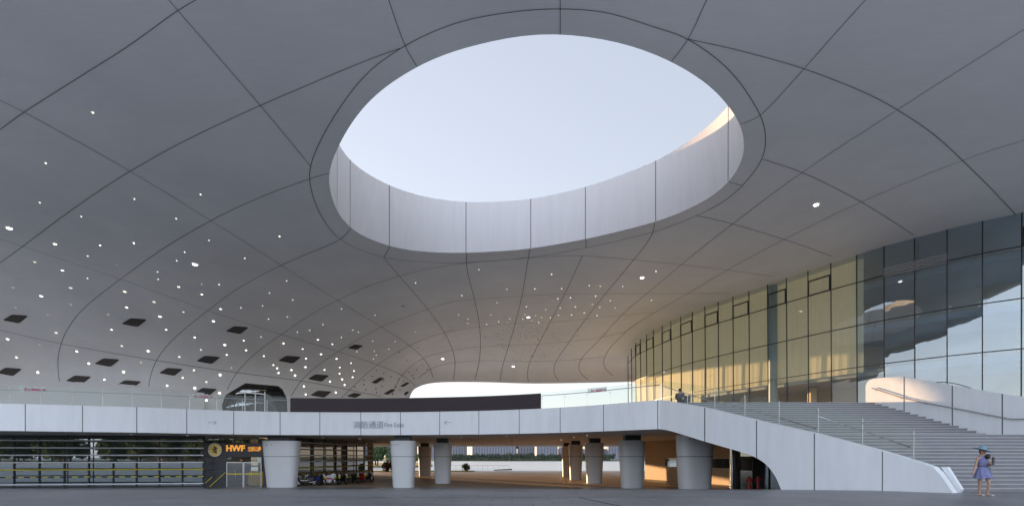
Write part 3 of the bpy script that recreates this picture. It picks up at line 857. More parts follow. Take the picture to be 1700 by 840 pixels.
child(fl.build("deck_floor", mat("deck_paving", (0.52, 0.51, 0.50), 0.6, var=0.1, vscale=0.6)), deck)

# lettering on the fascia
def text_obj(txt, size, mt, loc, rotz, extrude=0.008, name="lettering", parent=None, bold=0.0, sx=1.0, rx=math.pi/2, lab=None):
    cu = bpy.data.curves.new(name, 'FONT'); cu.body = txt; cu.size = size; cu.extrude = extrude; cu.offset = bold
    cu.align_x = 'LEFT'; cu.resolution_u = 3
    tmp = bpy.data.objects.new(name, cu); COL.objects.link(tmp)
    dg = bpy.context.evaluated_depsgraph_get(); dg.update()
    me = bpy.data.meshes.new_from_object(tmp.evaluated_get(dg)); 
    bpy.data.objects.remove(tmp)
    me.materials.clear(); me.materials.append(mt)
    ob = bpy.data.objects.new(name, me); COL.objects.link(ob)
    ob.matrix_basis = Matrix.Translation(loc) @ Matrix.Rotation(rotz, 4, 'Z') @ Matrix.Rotation(rx, 4, 'X') @ Matrix.Diagonal((sx, 1, 1, 1))
    if parent is not None:
        ob.parent = parent; ob.matrix_parent_inverse = parent.matrix_basis.inverted()
    return ob
def on_fascia(px, py, out=0.02):
    p, d = front_at(px); nn = Vector((d.y, -d.x, 0))
    return p + nn*out + Vector((0, 0, CZ + (757.5-py)/F*p.y)), math.atan2(d.y, d.x)
bpy.context.view_layer.update()
l, r = on_fascia(586, 709.5, 0.03); l2, r2 = on_fascia(636, 709.5, 0.03); r = math.atan2(l2.y-l.y, l2.x-l.x)
text_obj("消防通道", 0.62, M_greylet, l, r, name="chinese_lettering", parent=deck)
l, r = on_fascia(638, 708.5, 0.03); l2, r2 = on_fascia(676, 708.5, 0.03); r = math.atan2(l2.y-l.y, l2.x-l.x)
text_obj("Fire Exits", 0.50, M_greylet, l, r, name="english_lettering", parent=deck, sx=0.86)
def arrow(px, py, flip):
    l, r = on_fascia(px, py, 0.02)
    a = MB(); s = -1 if flip else 1
    R = Matrix.Rotation(r, 4, 'Z')
    def P(x, z): return l + (R @ Vector((x*s, 0, z)))
    a.bar(P(-.3, 0), P(.25, 0), .012, .035)
    a.bar(P(.25, 0), P(.05, .14), .012, .035); a.bar(P(.25, 0), P(.05, -.14), .012, .035)
    child(a.build("arrow_mark", M_greylet), deck)
arrow(353, 701, False); arrow(743, 701, True)

# lamps in the soffit
for (px, py) in ((765,725.6),(798,732),(807,736.6),(840.6,723.5),(914,732),(903.4,735),(931,729),(953,725),(975,722),(931.7,729.8),(536,725.7),(508,732),(533,733.5),(547,733.8),(558.6,735),(596.7,728),(601,738.8),(311,722.4),(218,720.5),(431,724.6),(1268-180,731)):
    Y = DB*F/(757.5-py)
    p = at(px, py, Y)
    d = MB(); d.lathe([(0.10, 0.0), (0.10, -0.02), (0.075, -0.02)], 12)
    d.m[-1] = 1
    ob = d.build("soffit_lamp", [M_alu, M_lamp]); ob.location = (p.x, p.y, CZ+DB)
    tag(ob, "small round lamp set in the underside of the white deck", "ceiling lamp", "lamps under the deck")
p = at(858.5, 741, 66)
cc = MB(); cc.tube([(0,0,.45),(0,0,.1)], .03, 8); cc.lathe([(0.02,.12),(.16,.1),(.17,0.0),(.13,-.12),(.05,-.18)], 14)
ob = cc.build("security_camera", M_dark); ob.location = (p.x, p.y, CZ+DB-.45); tag(ob, "dark dome camera hanging from the deck underside over the passage", "camera")

# ------------------------------------------------------------------ columns
def column(cx, cy, wt, wb, rz=0.0, dy=0.75, label="", top=1.28, fluted=False):
    root = empty("deck_column", (cx, cy, groundz(cy) if cy < 39 else 0.0), rz, label, "column", "tapered columns under the deck")
    z0 = root.location.z
    H = CZ + top - z0
    seam = CZ - z0
    N = 40
    def ringp(w, k):
        a = 2*math.pi*k/N; n_ = 3.0
        c, s_ = math.cos(a), math.sin(a)
        return Vector((math.copysign(abs(c)**(2/n_), c)*w/2, math.copysign(abs(s_)**(2/n_), s_)*w/2*dy, 0))
    def seg(zs):
        m = MB(); prev = None
        vs = []; fs = []
        for i, z in enumerate(zs):
            w = wb + (wt-wb)*max(z, 0)/H
            for k in range(N): vs.append(ringp(w, k) + Vector((0,0,z)))
        for i in range(len(zs)-1):
            for k in range(N): fs.append((i*N+k, i*N+(k+1) % N, (i+1)*N+(k+1) % N, (i+1)*N+k))
        fs.append(tuple(N-1-k for k in range(N))); fs.append(tuple((len(zs)-1)*N+k for k in range(N)))
        m.raw(vs, fs); return m
    seg([-0.3, 0, seam-.02]).build("lower_casing", M_column, root, auto=True)
    seg([seam+.02, H]).build("upper_casing", M_column, root, auto=True)
    j = MB(); vs = []
    for z in (seam-.02, seam+.02):
        w = (wb + (wt-wb)*z/H)*.985
        for k in range(N): vs.append(ringp(w, k) + Vector((0,0,z)))
    j.raw(vs, [(k, (k+1) % N, N+(k+1) % N, N+k) for k in range(N)])
    j.build("shadow_gap", M_joint, root)
    nk = MB(); nk.box(-wt*.30, wt*.30, -wt*.2, wt*.2, H-.01, CZ+DB-z0+.01)
    nk.build("bearing", M_dark, root)
    for sx in (-.28, -.16):
        hole = MB(); hole.tube([(sx*wt, -wt/2*dy*1.0+.02, H-.32), (sx*wt, -wt/2*dy*1.0-.015, H-.32)], .035, 8)
        hole.build("weep_hole", M_dark, root)
    return root
def colpx(px, Y, wpx_t, wpx_b, label, **k):
    column((px-850)/F*Y, Y, wpx_t*Y/F, wpx_b*Y/F, label=label, **k)
colpx(468, 39.6, 60, 46, "widest white tapered column, beside the black shop front", dy=.55)
colpx(670, 39.4, 42, 34, "pale grey tapered column right of the parked motorbikes")
colpx(735, 45.2, 30.5, 25, "shaded tapered column right of the pale grey front one")
colpx(705.5, 61.5, 22, 18, "sunlit golden column behind, left of the shaded one", dy=.9)
colpx(1049, 38.6, 43, 35, "shaded tapered column left of the sunlit sand wall")
colpx(986.5, 45.5, 31.5, 25, "tapered column with a sunlit left edge, third from the right")
colpx(955.5, 52, 24, 18.5, "slim golden column just left of the one with sunlit edge", dy=.9)
colpx(940.5, 60, 16, 13, "farthest slim column partly hidden behind the golden one", dy=.9)
colpx(1153, 32.6, 58, 50, "wide pale column standing under the stair wall", top=1.45)

# ------------------------------------------------------------------ sand coloured lower wall (right) with window, steel post, storefront
sw = empty("sand_wall", (17, 48, 0), 0, "sand coloured rendered wall under the deck with a low strip window, lit by low sun", "wall")
A = Vector((14.9, 54, 0)); B = Vector((19.2, 41.5, 0))
dw = (B-A).normalized(); nw = Vector((dw.y, -dw.x, 0))   # towards the left / camera
if nw.dot(Vector((-1, -.3, 0))) < 0: nw = -nw
L = (B-A).length
def wallquad(mb, u0, u1, z0, z1, off=0, m=0):
    mb.quad(A+dw*u0+nw*off+Vector((0,0,z0)), A+dw*u1+nw*off+Vector((0,0,z0)), A+dw*u1+nw*off+Vector((0,0,z1)), A+dw*u0+nw*off+Vector((0,0,z1)), m)
wu0 = 3.6; wz0, wz1 = 1.45, 2.32
wm = MB()
wallquad(wm, 0, wu0, 0, CZ+DB); wallquad(wm, wu0, L, 0, wz0); wallquad(wm, wu0, L, wz1, CZ+DB)
bk = -nw*0.3
def V3(u, z, off=0): return A+dw*u+nw*off+Vector((0,0,z))
wm.quad(V3(wu0, wz0), V3(wu0, wz1), V3(wu0, wz1, -.3), V3(wu0, wz0, -.3)); wm.quad(V3(wu0, wz0), V3(L, wz0), V3(L, wz0, -.3), V3(wu0, wz0, -.3)); wm.quad(V3(wu0, wz1), V3(L, wz1), V3(L, wz1, -.3), V3(wu0, wz1, -.3))
wm.quad(A+Vector((0,0,0)), A-nw*3, A-nw*3+Vector((0,0,CZ+DB)), A+Vector((0,0,CZ+DB)))
child(wm.build("wall", M_sand), sw)
wn = MB(); wallquad(wn, wu0, L, wz0, wz1, -.28)
wno = child(wn.build("window", M_gshop), sw)
bb_ = MB(); wallquad(bb_, wu0, L, wz0-.2, wz1+.2, -2.0); child(bb_.build("interior", M_inner), sw)
fr = MB()
for u in (wu0+.03, wu0+1.6, wu0+3.2, wu0+4.8, wu0+6.4, wu0+8.0):
    if u < L: fr.bar(V3(u, wz0, -.25), V3(u, wz1, -.25), .06, .06)
child(fr.build("window_frame", M_dark), sw)
tr_ = MB(); tr_.bar(V3(wu0-.05, wz0-.02, .01), V3(L, wz0-.02, .01), .04, .05); tr_.bar(V3(wu0-.05, wz1+.02, .01), V3(L, wz1+.02, .01), .04, .05); tr_.bar(V3(wu0-.03, wz0, .01), V3(wu0-.03, wz1, .01), .05, .04)
child(tr_.build("window_trim", M_alu), sw)
# storefront under the stairs
S0 = Vector((16.2, 35.3, 0)); S1 = Vector((19.0, 32.1, 0))
st = empty("corner_storefront", (16.9, 33, 0), 0, "glazed storefront tucked under the white stair wall behind the hydrants", "shop front")
ds = (S1-S0).normalized()
def SP(u, z, off=0):
    nn = Vector((ds.y, -ds.x, 0));
    if nn.y > 0: nn = -nn
    return S0 + ds*u + nn*off + Vector((0,0,z))
LS = (S1-S0).length
for u0, u1 in ((0.48, 1.42), (1.42, 2.5), (2.5, LS)):
    q = MB(); q.quad(SP(u0, 0.0), SP(u1, 0.0), SP(u1, 4.2), SP(u0, 4.2)); child(q.build("glass_pane", M_gshopL), st)
q = MB()
for u in (0.48, 1.42, 2.5, LS): q.bar(SP(u, 0, .03), SP(u, 4.2, .03), .08, .1)
q.bar(SP(0.5, .12, .03), SP(LS, .2, .03), .1, .12)
child(q.build("mullion", M_dark), st)
q = MB(); q.quad(SP(0.0, 0, 0), SP(.48, 0, 0), SP(.48, 4.2, 0), SP(0, 4.2, 0)); q.quad(Vector((16.2,35.3,0)), Vector((19.2,41.5,0)), Vector((19.2,41.5,4.2)), Vector((16.2,35.3,4.2)))
child(q.build("side_panel", M_dark), st)
q = MB(); q.quad(SP(0, 0, -3.5), SP(LS+2, 0, -3.5), SP(LS+2, 4.2, -3.5), SP(0, 4.2, -3.5)); child(q.build("back_wall", M_winblk), st)
po = MB(); po.tube([(0,0,-.2),(0,0,CZ+DB)], .16, 20)
ob = po.build("steel_post", M_chrome, auto=True); ob.location = (S0.x-.25, S0.y-.4, 0); tag(ob, "shiny round steel post at the left edge of the corner storefront", "post")

# ------------------------------------------------------------------ stairs
Y0 = 18.3; RI = 0.15
def wall_x(y):                              # left stair wall line
    return CORN.x + (16.3-CORN.x)/(17.85-CORN.y)*(y-CORN.y)
def rwall_x(y):                             # right wall line
    return 22.0 + 0.4545*(29.7-y)
stair = empty("grand_staircase", (20, 20, CZ-1.35), 0, "wide grey stone staircase climbing to the deck on the right", "staircase")
stp = MB(); nos = MB()
yy = Y0; z = CZ-1.35
XR2 = 46
prof = []
for k in range(16): prof.append((Y0+0.3*k, z+RI*(k+1)))
for k in range(15): prof.append((24.7+0.335*k, z+RI*(17+k)))
for i, (y, zt) in enumerate(prof):
    yn = prof[i+1][0] if i+1 < len(prof) else 31.5
    xl = wall_x(y) + 0.45; xln = wall_x(yn)+0.45
    xr = XR2 if i < 16 else rwall_x(y)+.3; 
    stp.quad((xl, y, zt-RI), (xr, y, zt-RI), (xr, y, zt-0.035), (xl, y, zt-0.035), 0)
    stp.quad((xl, y, zt), (xr, y, zt), (xr, yn, zt), (min(xln, xl), yn, zt), 0)
    nos.box(xl, xr, y-0.02, y+0.05, zt-0.035, zt+0.004)
stp.quad((wall_x(Y0)+.2, Y0+0.02, z-.2), (XR2, Y0+0.02, z-.2), (XR2, Y0+0.02, z), (wall_x(Y0)+.2, Y0+0.02, z))
# sloping underside
stp.quad((wall_x(20)+.4, 20, z-.2), (XR2, 20, z-.2), (XR2, 30.5, CZ+DB+.2), (wall_x(30)+.4, 30.5, CZ+DB+.2))
child(stp.build("steps", M_step), stair)
child(nos.build("nosing", M_nose), stair)
# left stair wall with the arched cut
SWL = empty("stair_side_wall", (12, 24, 0), 0, "white side wall of the staircase sloping down to the plaza with a curved cut-out", "wall")
def wp(px, py, off=0.0):
    # point of the wall plane seen at this pixel
    k = (px-850)/F; sl_ = (16.3-CORN.x)/(17.85-CORN.y)
    Y = (CORN.x - sl_*CORN.y)/(k - sl_)
    p = at(px, py, Y); 
    nn = Vector((WALLDIR.y, -WALLDIR.x, 0))
    if nn.dot(Vector((-1,-.3,0))) < 0: nn = -nn
    return p + nn*off
topl = [(1095,663.5),(1120,667.5),(1170,676),(1256,697),(1352,718.5),(1465,748.5),(1530,768),(1549,775),(1560,786),(1583,819)]
botl = [(1095,711.9),(1115,715.5),(1170,732.5),(1210,744),(1240,753),(1260,762),(1275,774),(1288,792),(1301,818),(1320,819),(1400,820),(1465,820.5),(1583,820.5)]
def interp(L_, x):
    for (a, b), (c, d) in zip(L_, L_[1:]):
        if a <= x <= c: return b + (d-b)*(x-a)/(c-a)
    return L_[-1][1]
tl = catmull(topl, 6); bl = catmull(botl, 6)
xsamp = sorted(set([round(p[0], 1) for p in tl] + [round(p[0], 1) for p in bl]))
wmb = MB()
TT = -0.5
for a, b in zip(xsamp, xsamp[1:]):
    if b - a < 0.05: continue
    ta, tb, ba, bb = interp(topl, a), interp(topl, b), interp(bl, a), interp(bl, b)
    wmb.quad(wp(a, ba), wp(b, bb), wp(b, tb), wp(a, ta))
    A1, B1 = wp(a, ta), wp(b, tb); A2, B2 = wp(a, ba), wp(b, bb)
    nn = Vector((WALLDIR.y, -WALLDIR.x, 0)); 
    if nn.dot(Vector((-1,-.3,0))) < 0: nn = -nn
    wmb.quad(A1, B1, B1+nn*TT, A1+nn*TT); wmb.quad(A2, A2+nn*TT, B2+nn*TT, B2); wmb.quad(A2+nn*TT, B2+nn*TT, B1+nn*TT, A1+nn*TT)
for px in (1170, 1256, 1352, 1465):
    t_, b2 = interp(topl, px)+.5, interp(bl, px)-.2
    wmb.quad(wp(px-.8, b2, .006), wp(px+.8, b2, .006), wp(px+.8, t_, .006), wp(px-.8, t_, .006), 1)
# coping line
for a, b in zip(xsamp, xsamp[1:]):
    if b < 1530: wmb.quad(wp(a, interp(topl, a)+1.4, .005), wp(b, interp(topl, b)+1.4, .005), wp(b, interp(topl, b)+.9, .005), wp(a, interp(topl, a)+.9, .005), 1) if False else None
child(wmb.build("wall_panel", [M_fascia, M_joint]), SWL)
ec = MB()
e0 = wp(1553, 776, -.5); 
for (o0, o1, dx) in ((-.52, -.80, 0),):
    ec.raw([wp(1553,775,o0), wp(1563,775,o0), wp(1587,813,o0), wp(1583,819,o0), wp(1553,775,o1), wp(1563,775,o1), wp(1587,813,o1), wp(1583,819,o1)], [(0,1,2,3),(7,6,5,4),(0,4,5,1),(1,5,6,2),(2,6,7,3),(3,7,4,0)])
child(ec.build("end_cap", M_fascia), SWL)

# right stair wall
RW = empty("stair_parapet_wall", (23.5, 27, CZ+2), 0, "white parapet wall with a rounded end along the right of the stairs, its end in sunlight", "wall")
def rp(px, py):
    k = (px-850)/F; Y = (22.0+0.4545*29.7)/(k+0.4545)
    return at(px, py, Y)
rw = MB()
rtop = [(1437,640),(1439,635),(1443,631),(1450,628.5),(1470,626.5),(1500,625),(1540,632),(1580,639.5),(1640,649.5),(1700,659),(1800,674),(1900,689)]
rn = Vector((-1, -0.4545, 0)).normalized()
for a, b in zip(rtop, rtop[1:]):
    p0, p1 = rp(*a), rp(*b)
    q0 = Vector((p0.x, p0.y, CZ-1.3)); q1 = Vector((p1.x, p1.y, CZ-1.3))
    rw.quad(q0, q1, p1, p0); rw.quad(p0, p1, p1-rn*.6, p0-rn*.6); rw.quad(q0-rn*.6, q1-rn*.6, p1-rn*.6, p0-rn*.6)
p0 = rp(*rtop[0]); q0 = Vector((p0.x, p0.y, CZ-1.3)); rw.quad(q0, p0, p0-rn*.6, q0-rn*.6)
for px in (1501, 1581, 1664):
    t_ = interp(rtop, px); P = rp(px, t_); d = Vector((.4545, -1, 0)).normalized()*.022
    for s in (0,): rw.quad(Vector((P.x, P.y, CZ-1))-d+rn*.006, Vector((P.x, P.y, CZ-1))+d+rn*.006, P+d+rn*.006, P-d+rn*.006, 1)
child(rw.build("wall_panel", [M_fascia, M_joint]), RW)
# handrail on right wall
HR_ = [(1449,644),(1453,645),(1500,660),(1538,668.5),(1580,676),(1641,688),(1680,695.5),(1760,695)]
hr = empty("wall_handrail", rp(1500, 660), 0, "steel handrail fixed along the white parapet right of the stairs", "handrail")
h_ = MB(); h_.tube([rp(*p)+rn*.09 for p in HR_], .028, 10); child(h_.build("rail", M_metal, smooth=True), hr)
for px in (1455, 1497, 1538, 1588, 1642):
    b0 = rp(px, interp(HR_, px)); m_b = MB(); m_b.tube([b0+rn*.005-Vector((0,0,.07)), b0+rn*.07-Vector((0,0,.07)), b0+rn*.09-Vector((0,0,.02))], .014, 6); child(m_b.build("bracket", M_metal), hr)
# black cable on top of parapet
cb = MB(); cb.tube([rp(1555,635.2)+Vector((0,0,.03)), rp(1572,636)+Vector((0,0,.06)), rp(1590,639.5)+Vector((0,0,.07)), rp(1612,645)+Vector((0,0,.03))], .022, 6)
tag(cb.build("cable", M_dark), "black cable draped along the top of the right parapet wall", "cable")

# ------------------------------------------------------------------ glass railing
def railing(name, label, pts, glass_h=1.2, rail_h=.95, post_every=1.75, up=CZ+DT, inset=.12, rail_on=True, zfun=None, group=None):
    root = empty(name, pts[0], 0, label, "railing", group)
    dist = [0]
    for a, b in zip(pts, pts[1:]): dist.append(dist[-1]+(b-a).length)
    Lt = dist[-1]
    def P(s):
        for i in range(len(pts)-1):
            if dist[i] <= s <= dist[i+1]+1e-6:
                t = (s-dist[i])/max(dist[i+1]-dist[i], 1e-6); return pts[i].lerp(pts[i+1], t)
        return pts[-1].copy()
    n_ = max(1, int(round(Lt/post_every))); st_ = Lt/n_
    for i in range(n_):
        a = P(i*st_+.02); b = P((i+1)*st_-.02)
        d = (b-a).normalized(); nn = Vector((d.y, -d.x, 0)).normalized()*.012
        q = MB()
        z1 = Vector((0,0,.04)); z2 = Vector((0,0,glass_h))
        q.quad(a+z1, b+z1, b+z2, a+z2); 
        child(q.build("glass_pane", M_grail), root)
    for i in range(n_+1):
        a = P(i*st_)
        d = (P(min(i*st_+.1, Lt)) - P(max(i*st_-.1, 0))).normalized()
        inn = Vector((-d.y, d.x, 0)).normalized()
        q = MB(); a2 = a + inn*.06
        q.bar(a2, a2+Vector((0,0,rail_h)), .02, .035)
        q.tube([a2-d*.09+Vector((0,0,rail_h*.82)), a2+d*.09+Vector((0,0,rail_h*.82))], .012, 6)
        child(q.build("post", M_metal), root)
    if rail_on:
        q = MB(); q.tube([P(i*st_) + Vector((0,0,rail_h)) + Vector((0,.06,0)) for i in range(n_+1)], .025, 8)
        child(q.build("top_rail", M_metal, smooth=True), root)
    return root
def fc_between(p0, p1):
    out = []
    for px in np.linspace(p0, p1, 24):
        p, d = front_at(px); inn = Vector((-d.y, d.x, 0))
        out.append(p + inn*.15 + Vector((0,0,CZ+DT)))
    return out
railing("deck_railing", "glass railing on the deck left of the maroon banner", fc_between(-40, 481))
railing("deck_railing", "glass railing on the deck behind the maroon banner", fc_between(482, 897))
railing("deck_railing", "glass railing on the deck right of the maroon banner", fc_between(898, 1094))
nnW = Vector((WALLDIR.y, -WALLDIR.x, 0))
if nnW.dot(Vector((-1,-.3,0))) < 0: nnW = -nnW
sp = [wp(px, interp(topl, px), -.2) for px in (1096, 1120, 1170, 1256, 1352, 1465, 1512)]
rt = railing("stair_railing", "glass railing sloping down on top of the white stair side wall", sp, glass_h=1.2, rail_h=1.15, post_every=1.9, rail_on=False)
q = MB(); q.tube([wp(1096,640.5,-.3), wp(1110,645,-.3), wp(1170,664,-.3), wp(1256,684,-.3), wp(1350,711,-.3)], .025, 8)
child(q.build("upper_rail", M_metal, smooth=True), rt)
q = MB(); q.tube([wp(1348,690,-.5), wp(1395,706,-.5), wp(1450,724,-.5), wp(1503,742,-.5)], .028, 8)
child(q.build("lower_rail", M_metal, smooth=True), rt)
q = MB(); c0 = wp(1512, interp(topl, 1512), -.2); cv = [wp(1512,763,-.2), wp(1548,775,-.2), wp(1535,745,-.2), wp(1523,722,-.2), wp(1512,711,-.2)]
q.raw(cv, [(0,1,2,3,4)]); child(q.build("end_pane", M_grail), rt)
# far railing at the back of the deck
railing("back_railing", "distant glass railing along the lake side of the deck", [Vector((-16, 81.6, CZ+DF)), Vector((0, 81.6, CZ+DF)), Vector((18, 81.6, CZ+DF))], glass_h=1.1, rail_h=1.05, post_every=2.4)

# maroon banner
bn = MB(); bpts = []
for px in np.linspace(482, 898, 30):
    p, d = front_at(px); bpts.append((p, Vector((d.y, -d.x, 0))))
zb0, zb1 = CZ+DT-.0, CZ+DT+1.10
for (a, na), (b, nb) in zip(bpts, bpts[1:]):
    for (z0_, z1_) in ((zb0, zb1),):
        bn.quad(a+na*.02+Vector((0,0,z0_)), b+nb*.02+Vector((0,0,z0_)), b+nb*.02+Vector((0,0,z1_)), a+na*.02+Vector((0,0,z1_)))
        bn.quad(a-na*.03+Vector((0,0,z0_)), b-nb*.03+Vector((0,0,z0_)), b-nb*.03+Vector((0,0,z1_)), a-na*.03+Vector((0,0,z1_)))
        bn.quad(a+na*.02+Vector((0,0,z1_)), b+nb*.02+Vector((0,0,z1_)), b-nb*.03+Vector((0,0,z1_)), a-na*.03+Vector((0,0,z1_)))
tag(bn.build("banner", M_maroon), "long plain dark maroon banner hung along the deck railing", "banner")
# little signs on the glass
M_film = glass('sign_film', (0.85, 0.9, 0.9), 1.4, 0.0, haze=0.25, hcol=(0.7, 0.75, 0.75))
for (p0, p1, lb) in ((30, 74, "small sign with magenta letters on the railing glass at far left"), (315, 346, "small sign with magenta letters on the railing glass left of the doorway"), (974, 1006, "small sign with pink letters on the railing glass right of the banner")):
    a, d = front_at(p0); b, d2 = front_at(p1); nn = Vector((d.y, -d.x, 0))
    inn = -nn*.12
    root = empty("glass_sign", a+inn+Vector((0,0,CZ+DT+.86)), math.atan2((b-a).y, (b-a).x), lb, "sign", "signs on the railing glass")
    W_ = (b-a).length; q = MB(); q.box(0, W_, -.012, -.004, 0, .32); q.build("panel", M_film, root)
    t = text_obj("禁止翻越栏杆", .2, M_pink, root.location + Matrix.Rotation(root.rotation_euler.z, 3, 'Z') @ Vector((.25, -.02, .06)), root.rotation_euler.z, name="lettering", parent=root)

# ------------------------------------------------------------------ curtain wall (right)
cw_px = [1043, 1049, 1056, 1064, 1074, 1085.6, 1100, 1114.6, 1131, 1150, 1171, 1193, 1217.5, 1244, 1275, 1306.3, 1342, 1380, 1422.6, 1468, 1518.6, 1572.4, 1631, 1696, 1765, 1850]
yk = [(1043,67),(1058,61.5),(1100,55.2),(1150,50),(1200,46.4),(1259,43),(1320,40),(1380,37.5),(1422,36),(1468,34.5),(1518.6,33.2),(1572.4,31.95),(1631,30.8),(1696,29.75),(1765,28.9),(1850,28.1)]
yk_s = catmull(yk, 8)
cw = [Vector(((px-850)/F*interp(yk_s, px), interp(yk_s, px), 0)) for px in cw_px]
CW = empty("curtain_wall", (22, 43, CZ+DF), 0, "tall curved glass curtain wall rising from the deck to the canopy on the right", "glass wall")
lev = [DF, 6.65, 9.75, 12.95]
rp_ = random.Random(77)
LEAN = math.tan(math.radians(0.5))
def cwn(i):
    d = (cw[min(i+1, len(cw)-1)] - cw[max(i-1, 0)]).normalized(); n2 = Vector((-d.y, d.x, 0))
    return n2 if n2.dot(Vector((-1, -1, 0))) > 0 else -n2
cwN = [cwn(i) for i in range(len(cw))]
def G(i, h):                                # point of the glass skin, leaning slightly outward, h above the eye
    p = cw[i] + cwN[i]*((h-8.0)*LEAN); return Vector((p.x, p.y, CZ+h))
tops = []
for i, p in enumerate(cw):
    h_ = 15.0
    for _ in range(3):
        g_ = G(i, h_); h_ = roofz(g_.x, g_.y) + .04 - CZ
    tops.append(h_)
    q = MB(); q.bar(G(i, DF), G(i, h_), .06, .10, up=Vector((-.7,-.7,0)))
    child(q.build("mullion", M_dark), CW)
for i in range(len(cw)-1):
    for k in range(4):
        h0 = lev[k]+.02
        ha, hb_ = (lev[k+1]-.02,)*2 if k < 3 else (tops[i], tops[i+1])
        j4 = [cwN[i]*rp_.uniform(-.009, .009) for _ in range(4)]
        q = MB(); q.quad(G(i, h0)+j4[0], G(i+1, h0)+j4[1], G(i+1, hb_)+j4[2], G(i, ha)+j4[3])
        mt = M_gsky if cw_px[i] >= 1420 else M_gfac
        child(q.build("glass_pane", mt), CW)
for k in (1, 2, 3):
    q = MB()
    for i in range(len(cw)-1): q.bar(G(i, lev[k]), G(i+1, lev[k]), .07, .06)
    child(q.build("transom", M_dark), CW)
# opening lights (framed windows) hung under the third transom
for i in (2, 4, 6, 8, 10, 12, 14, 16, 23):
    n2 = (cwN[i]+cwN[i+1]).normalized()
    def W_(u, h): return G(i, h).lerp(G(i+1, h), u) + n2*.06
    z0_, z1_ = lev[3]+.0, lev[3]+1.15
    q = MB()
    for (s, e) in ((W_(.03, z0_), W_(.97, z0_)), (W_(.03, z1_), W_(.97, z1_)), (W_(.03, z0_), W_(.03, z1_)), (W_(.97, z0_), W_(.97, z1_))):
        q.bar(s, e, .09, .09, up=n2)
    child(q.build("window_frame", M_dark), CW)
# louvre strip
q = MB()
for k in range(5):
    h_ = lev[3]-.1+k*.13
    for i in (19, 20): q.bar(G(i, h_)+cwN[i]*.07, G(i+1, h_)+cwN[i+1]*.07, .05, .07)
child(q.build("louvre", M_metal), CW)
# spider fittings
q = MB()
for i in range(9, len(cw)):
    for k in (1, 2, 3):
        for dz in (-.13, .13):
            for sgn in (-1, 1):
                j = min(i+1, len(cw)-1) if sgn > 0 else i-1
                d = (cw[j]-cw[i])
                if d.length < .01: continue
                c = G(i, lev[k]+dz) + d.normalized()*.16
                q.tube([c, c+cwN[i]*.04], .035, 6)
child(q.build("glass_fixing", M_metal), CW)
# building behind the glass: blinds, floors, walls, inner column
BD = empty("hall_building", (30, 45, CZ+DF), 0, "hall interior behind the curved curtain wall with olive blinds, slabs and a round pillar", "building")
def off_curve(o, i0, i1):
    if o < 1: o += .15
    out = []
    for i in range(i0, i1+1):
        d = (cw[min(i+1, len(cw)-1)] - cw[max(i-1, 0)]).normalized(); n2 = Vector((-d.y, d.x, 0))
        if n2.dot(Vector((1, 1, 0))) < 0: n2 = -n2
        out.append(cw[i] + n2*o)
    return out
bc = off_curve(0.9, 0, 18)
q = MB()
for i in range(len(bc)-1):
    a, b = bc[i], bc[i+1]
    N_ = 6
    for j in range(N_):
        p = a.lerp(b, j/N_); r_ = a.lerp(b, (j+1)/N_); wv = Vector((.012, .012, 0)) if j % 2 else Vector((0,0,0)); wv2 = Vector((0,0,0)) if j % 2 else Vector((.012,.012,0))
        if j == 0: wv = Vector((0,0,0))
        q.quad(p+wv+Vector((0,0,CZ+6.4 if i > 8 else CZ+DF)), r_+wv2+Vector((0,0,CZ+6.4 if i > 8 else CZ+DF)), r_+wv2+Vector((0,0,CZ+15.2)), p+wv+Vector((0,0,CZ+15.2)))
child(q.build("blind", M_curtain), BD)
for z_, d0 in ((6.1, 1.2), (9.3, 1.2), (12.6, 1.2)):
    q = MB()
    o1 = off_curve(d0, 0 if z_ < 7 else 17, 25); o2 = off_curve(12, 0 if z_ < 7 else 17, 25)
    for i in range(len(o1)-1):
        for (zz) in (z_, z_+.45):
            q.quad(o1[i]+Vector((0,0,CZ+zz)), o1[i+1]+Vector((0,0,CZ+zz)), o2[i+1]+Vector((0,0,CZ+zz)), o2[i]+Vector((0,0,CZ+zz)))
        q.quad(o1[i]+Vector((0,0,CZ+z_)), o1[i+1]+Vector((0,0,CZ+z_)), o1[i+1]+Vector((0,0,CZ+z_+.45)), o1[i]+Vector((0,0,CZ+z_+.45)))
    child(q.build("floor_slab", M_slab), BD)
q = MB(); o2 = off_curve(7, 0, 25)
for i in range(len(o2)-1): q.quad(o2[i]+Vector((0,0,CZ+DF)), o2[i+1]+Vector((0,0,CZ+DF)), o2[i+1]+Vector((0,0,CZ+15.5)), o2[i]+Vector((0,0,CZ+15.5)))
child(q.build("inner_wall", M_beige), BD)
pc = at(1269, 700, 46)
q = MB(); q.tube([(pc.x, pc.y, CZ+DF), (pc.x, pc.y, CZ+15)], .45, 20)
q2 = off_curve(.5, 14, 14)[0]
q = MB(); q.tube([(q2.x, q2.y, CZ+DF), (q2.x, q2.y, CZ+15.2)], .36, 20); child(q.build("round_pillar", mat("teal_pillar", (0.22, 0.33, 0.38), 0.4)), BD)
q = MB()
for i in (9, 11, 13, 15):
    p = off_curve(3.5, i, i)[0]; q.bar(p+Vector((0,0,CZ+DF)), p+Vector((0,0,CZ+6)), .5, .5, up=Vector((0,1,0)))
child(q.build("inner_column", M_sand), BD)
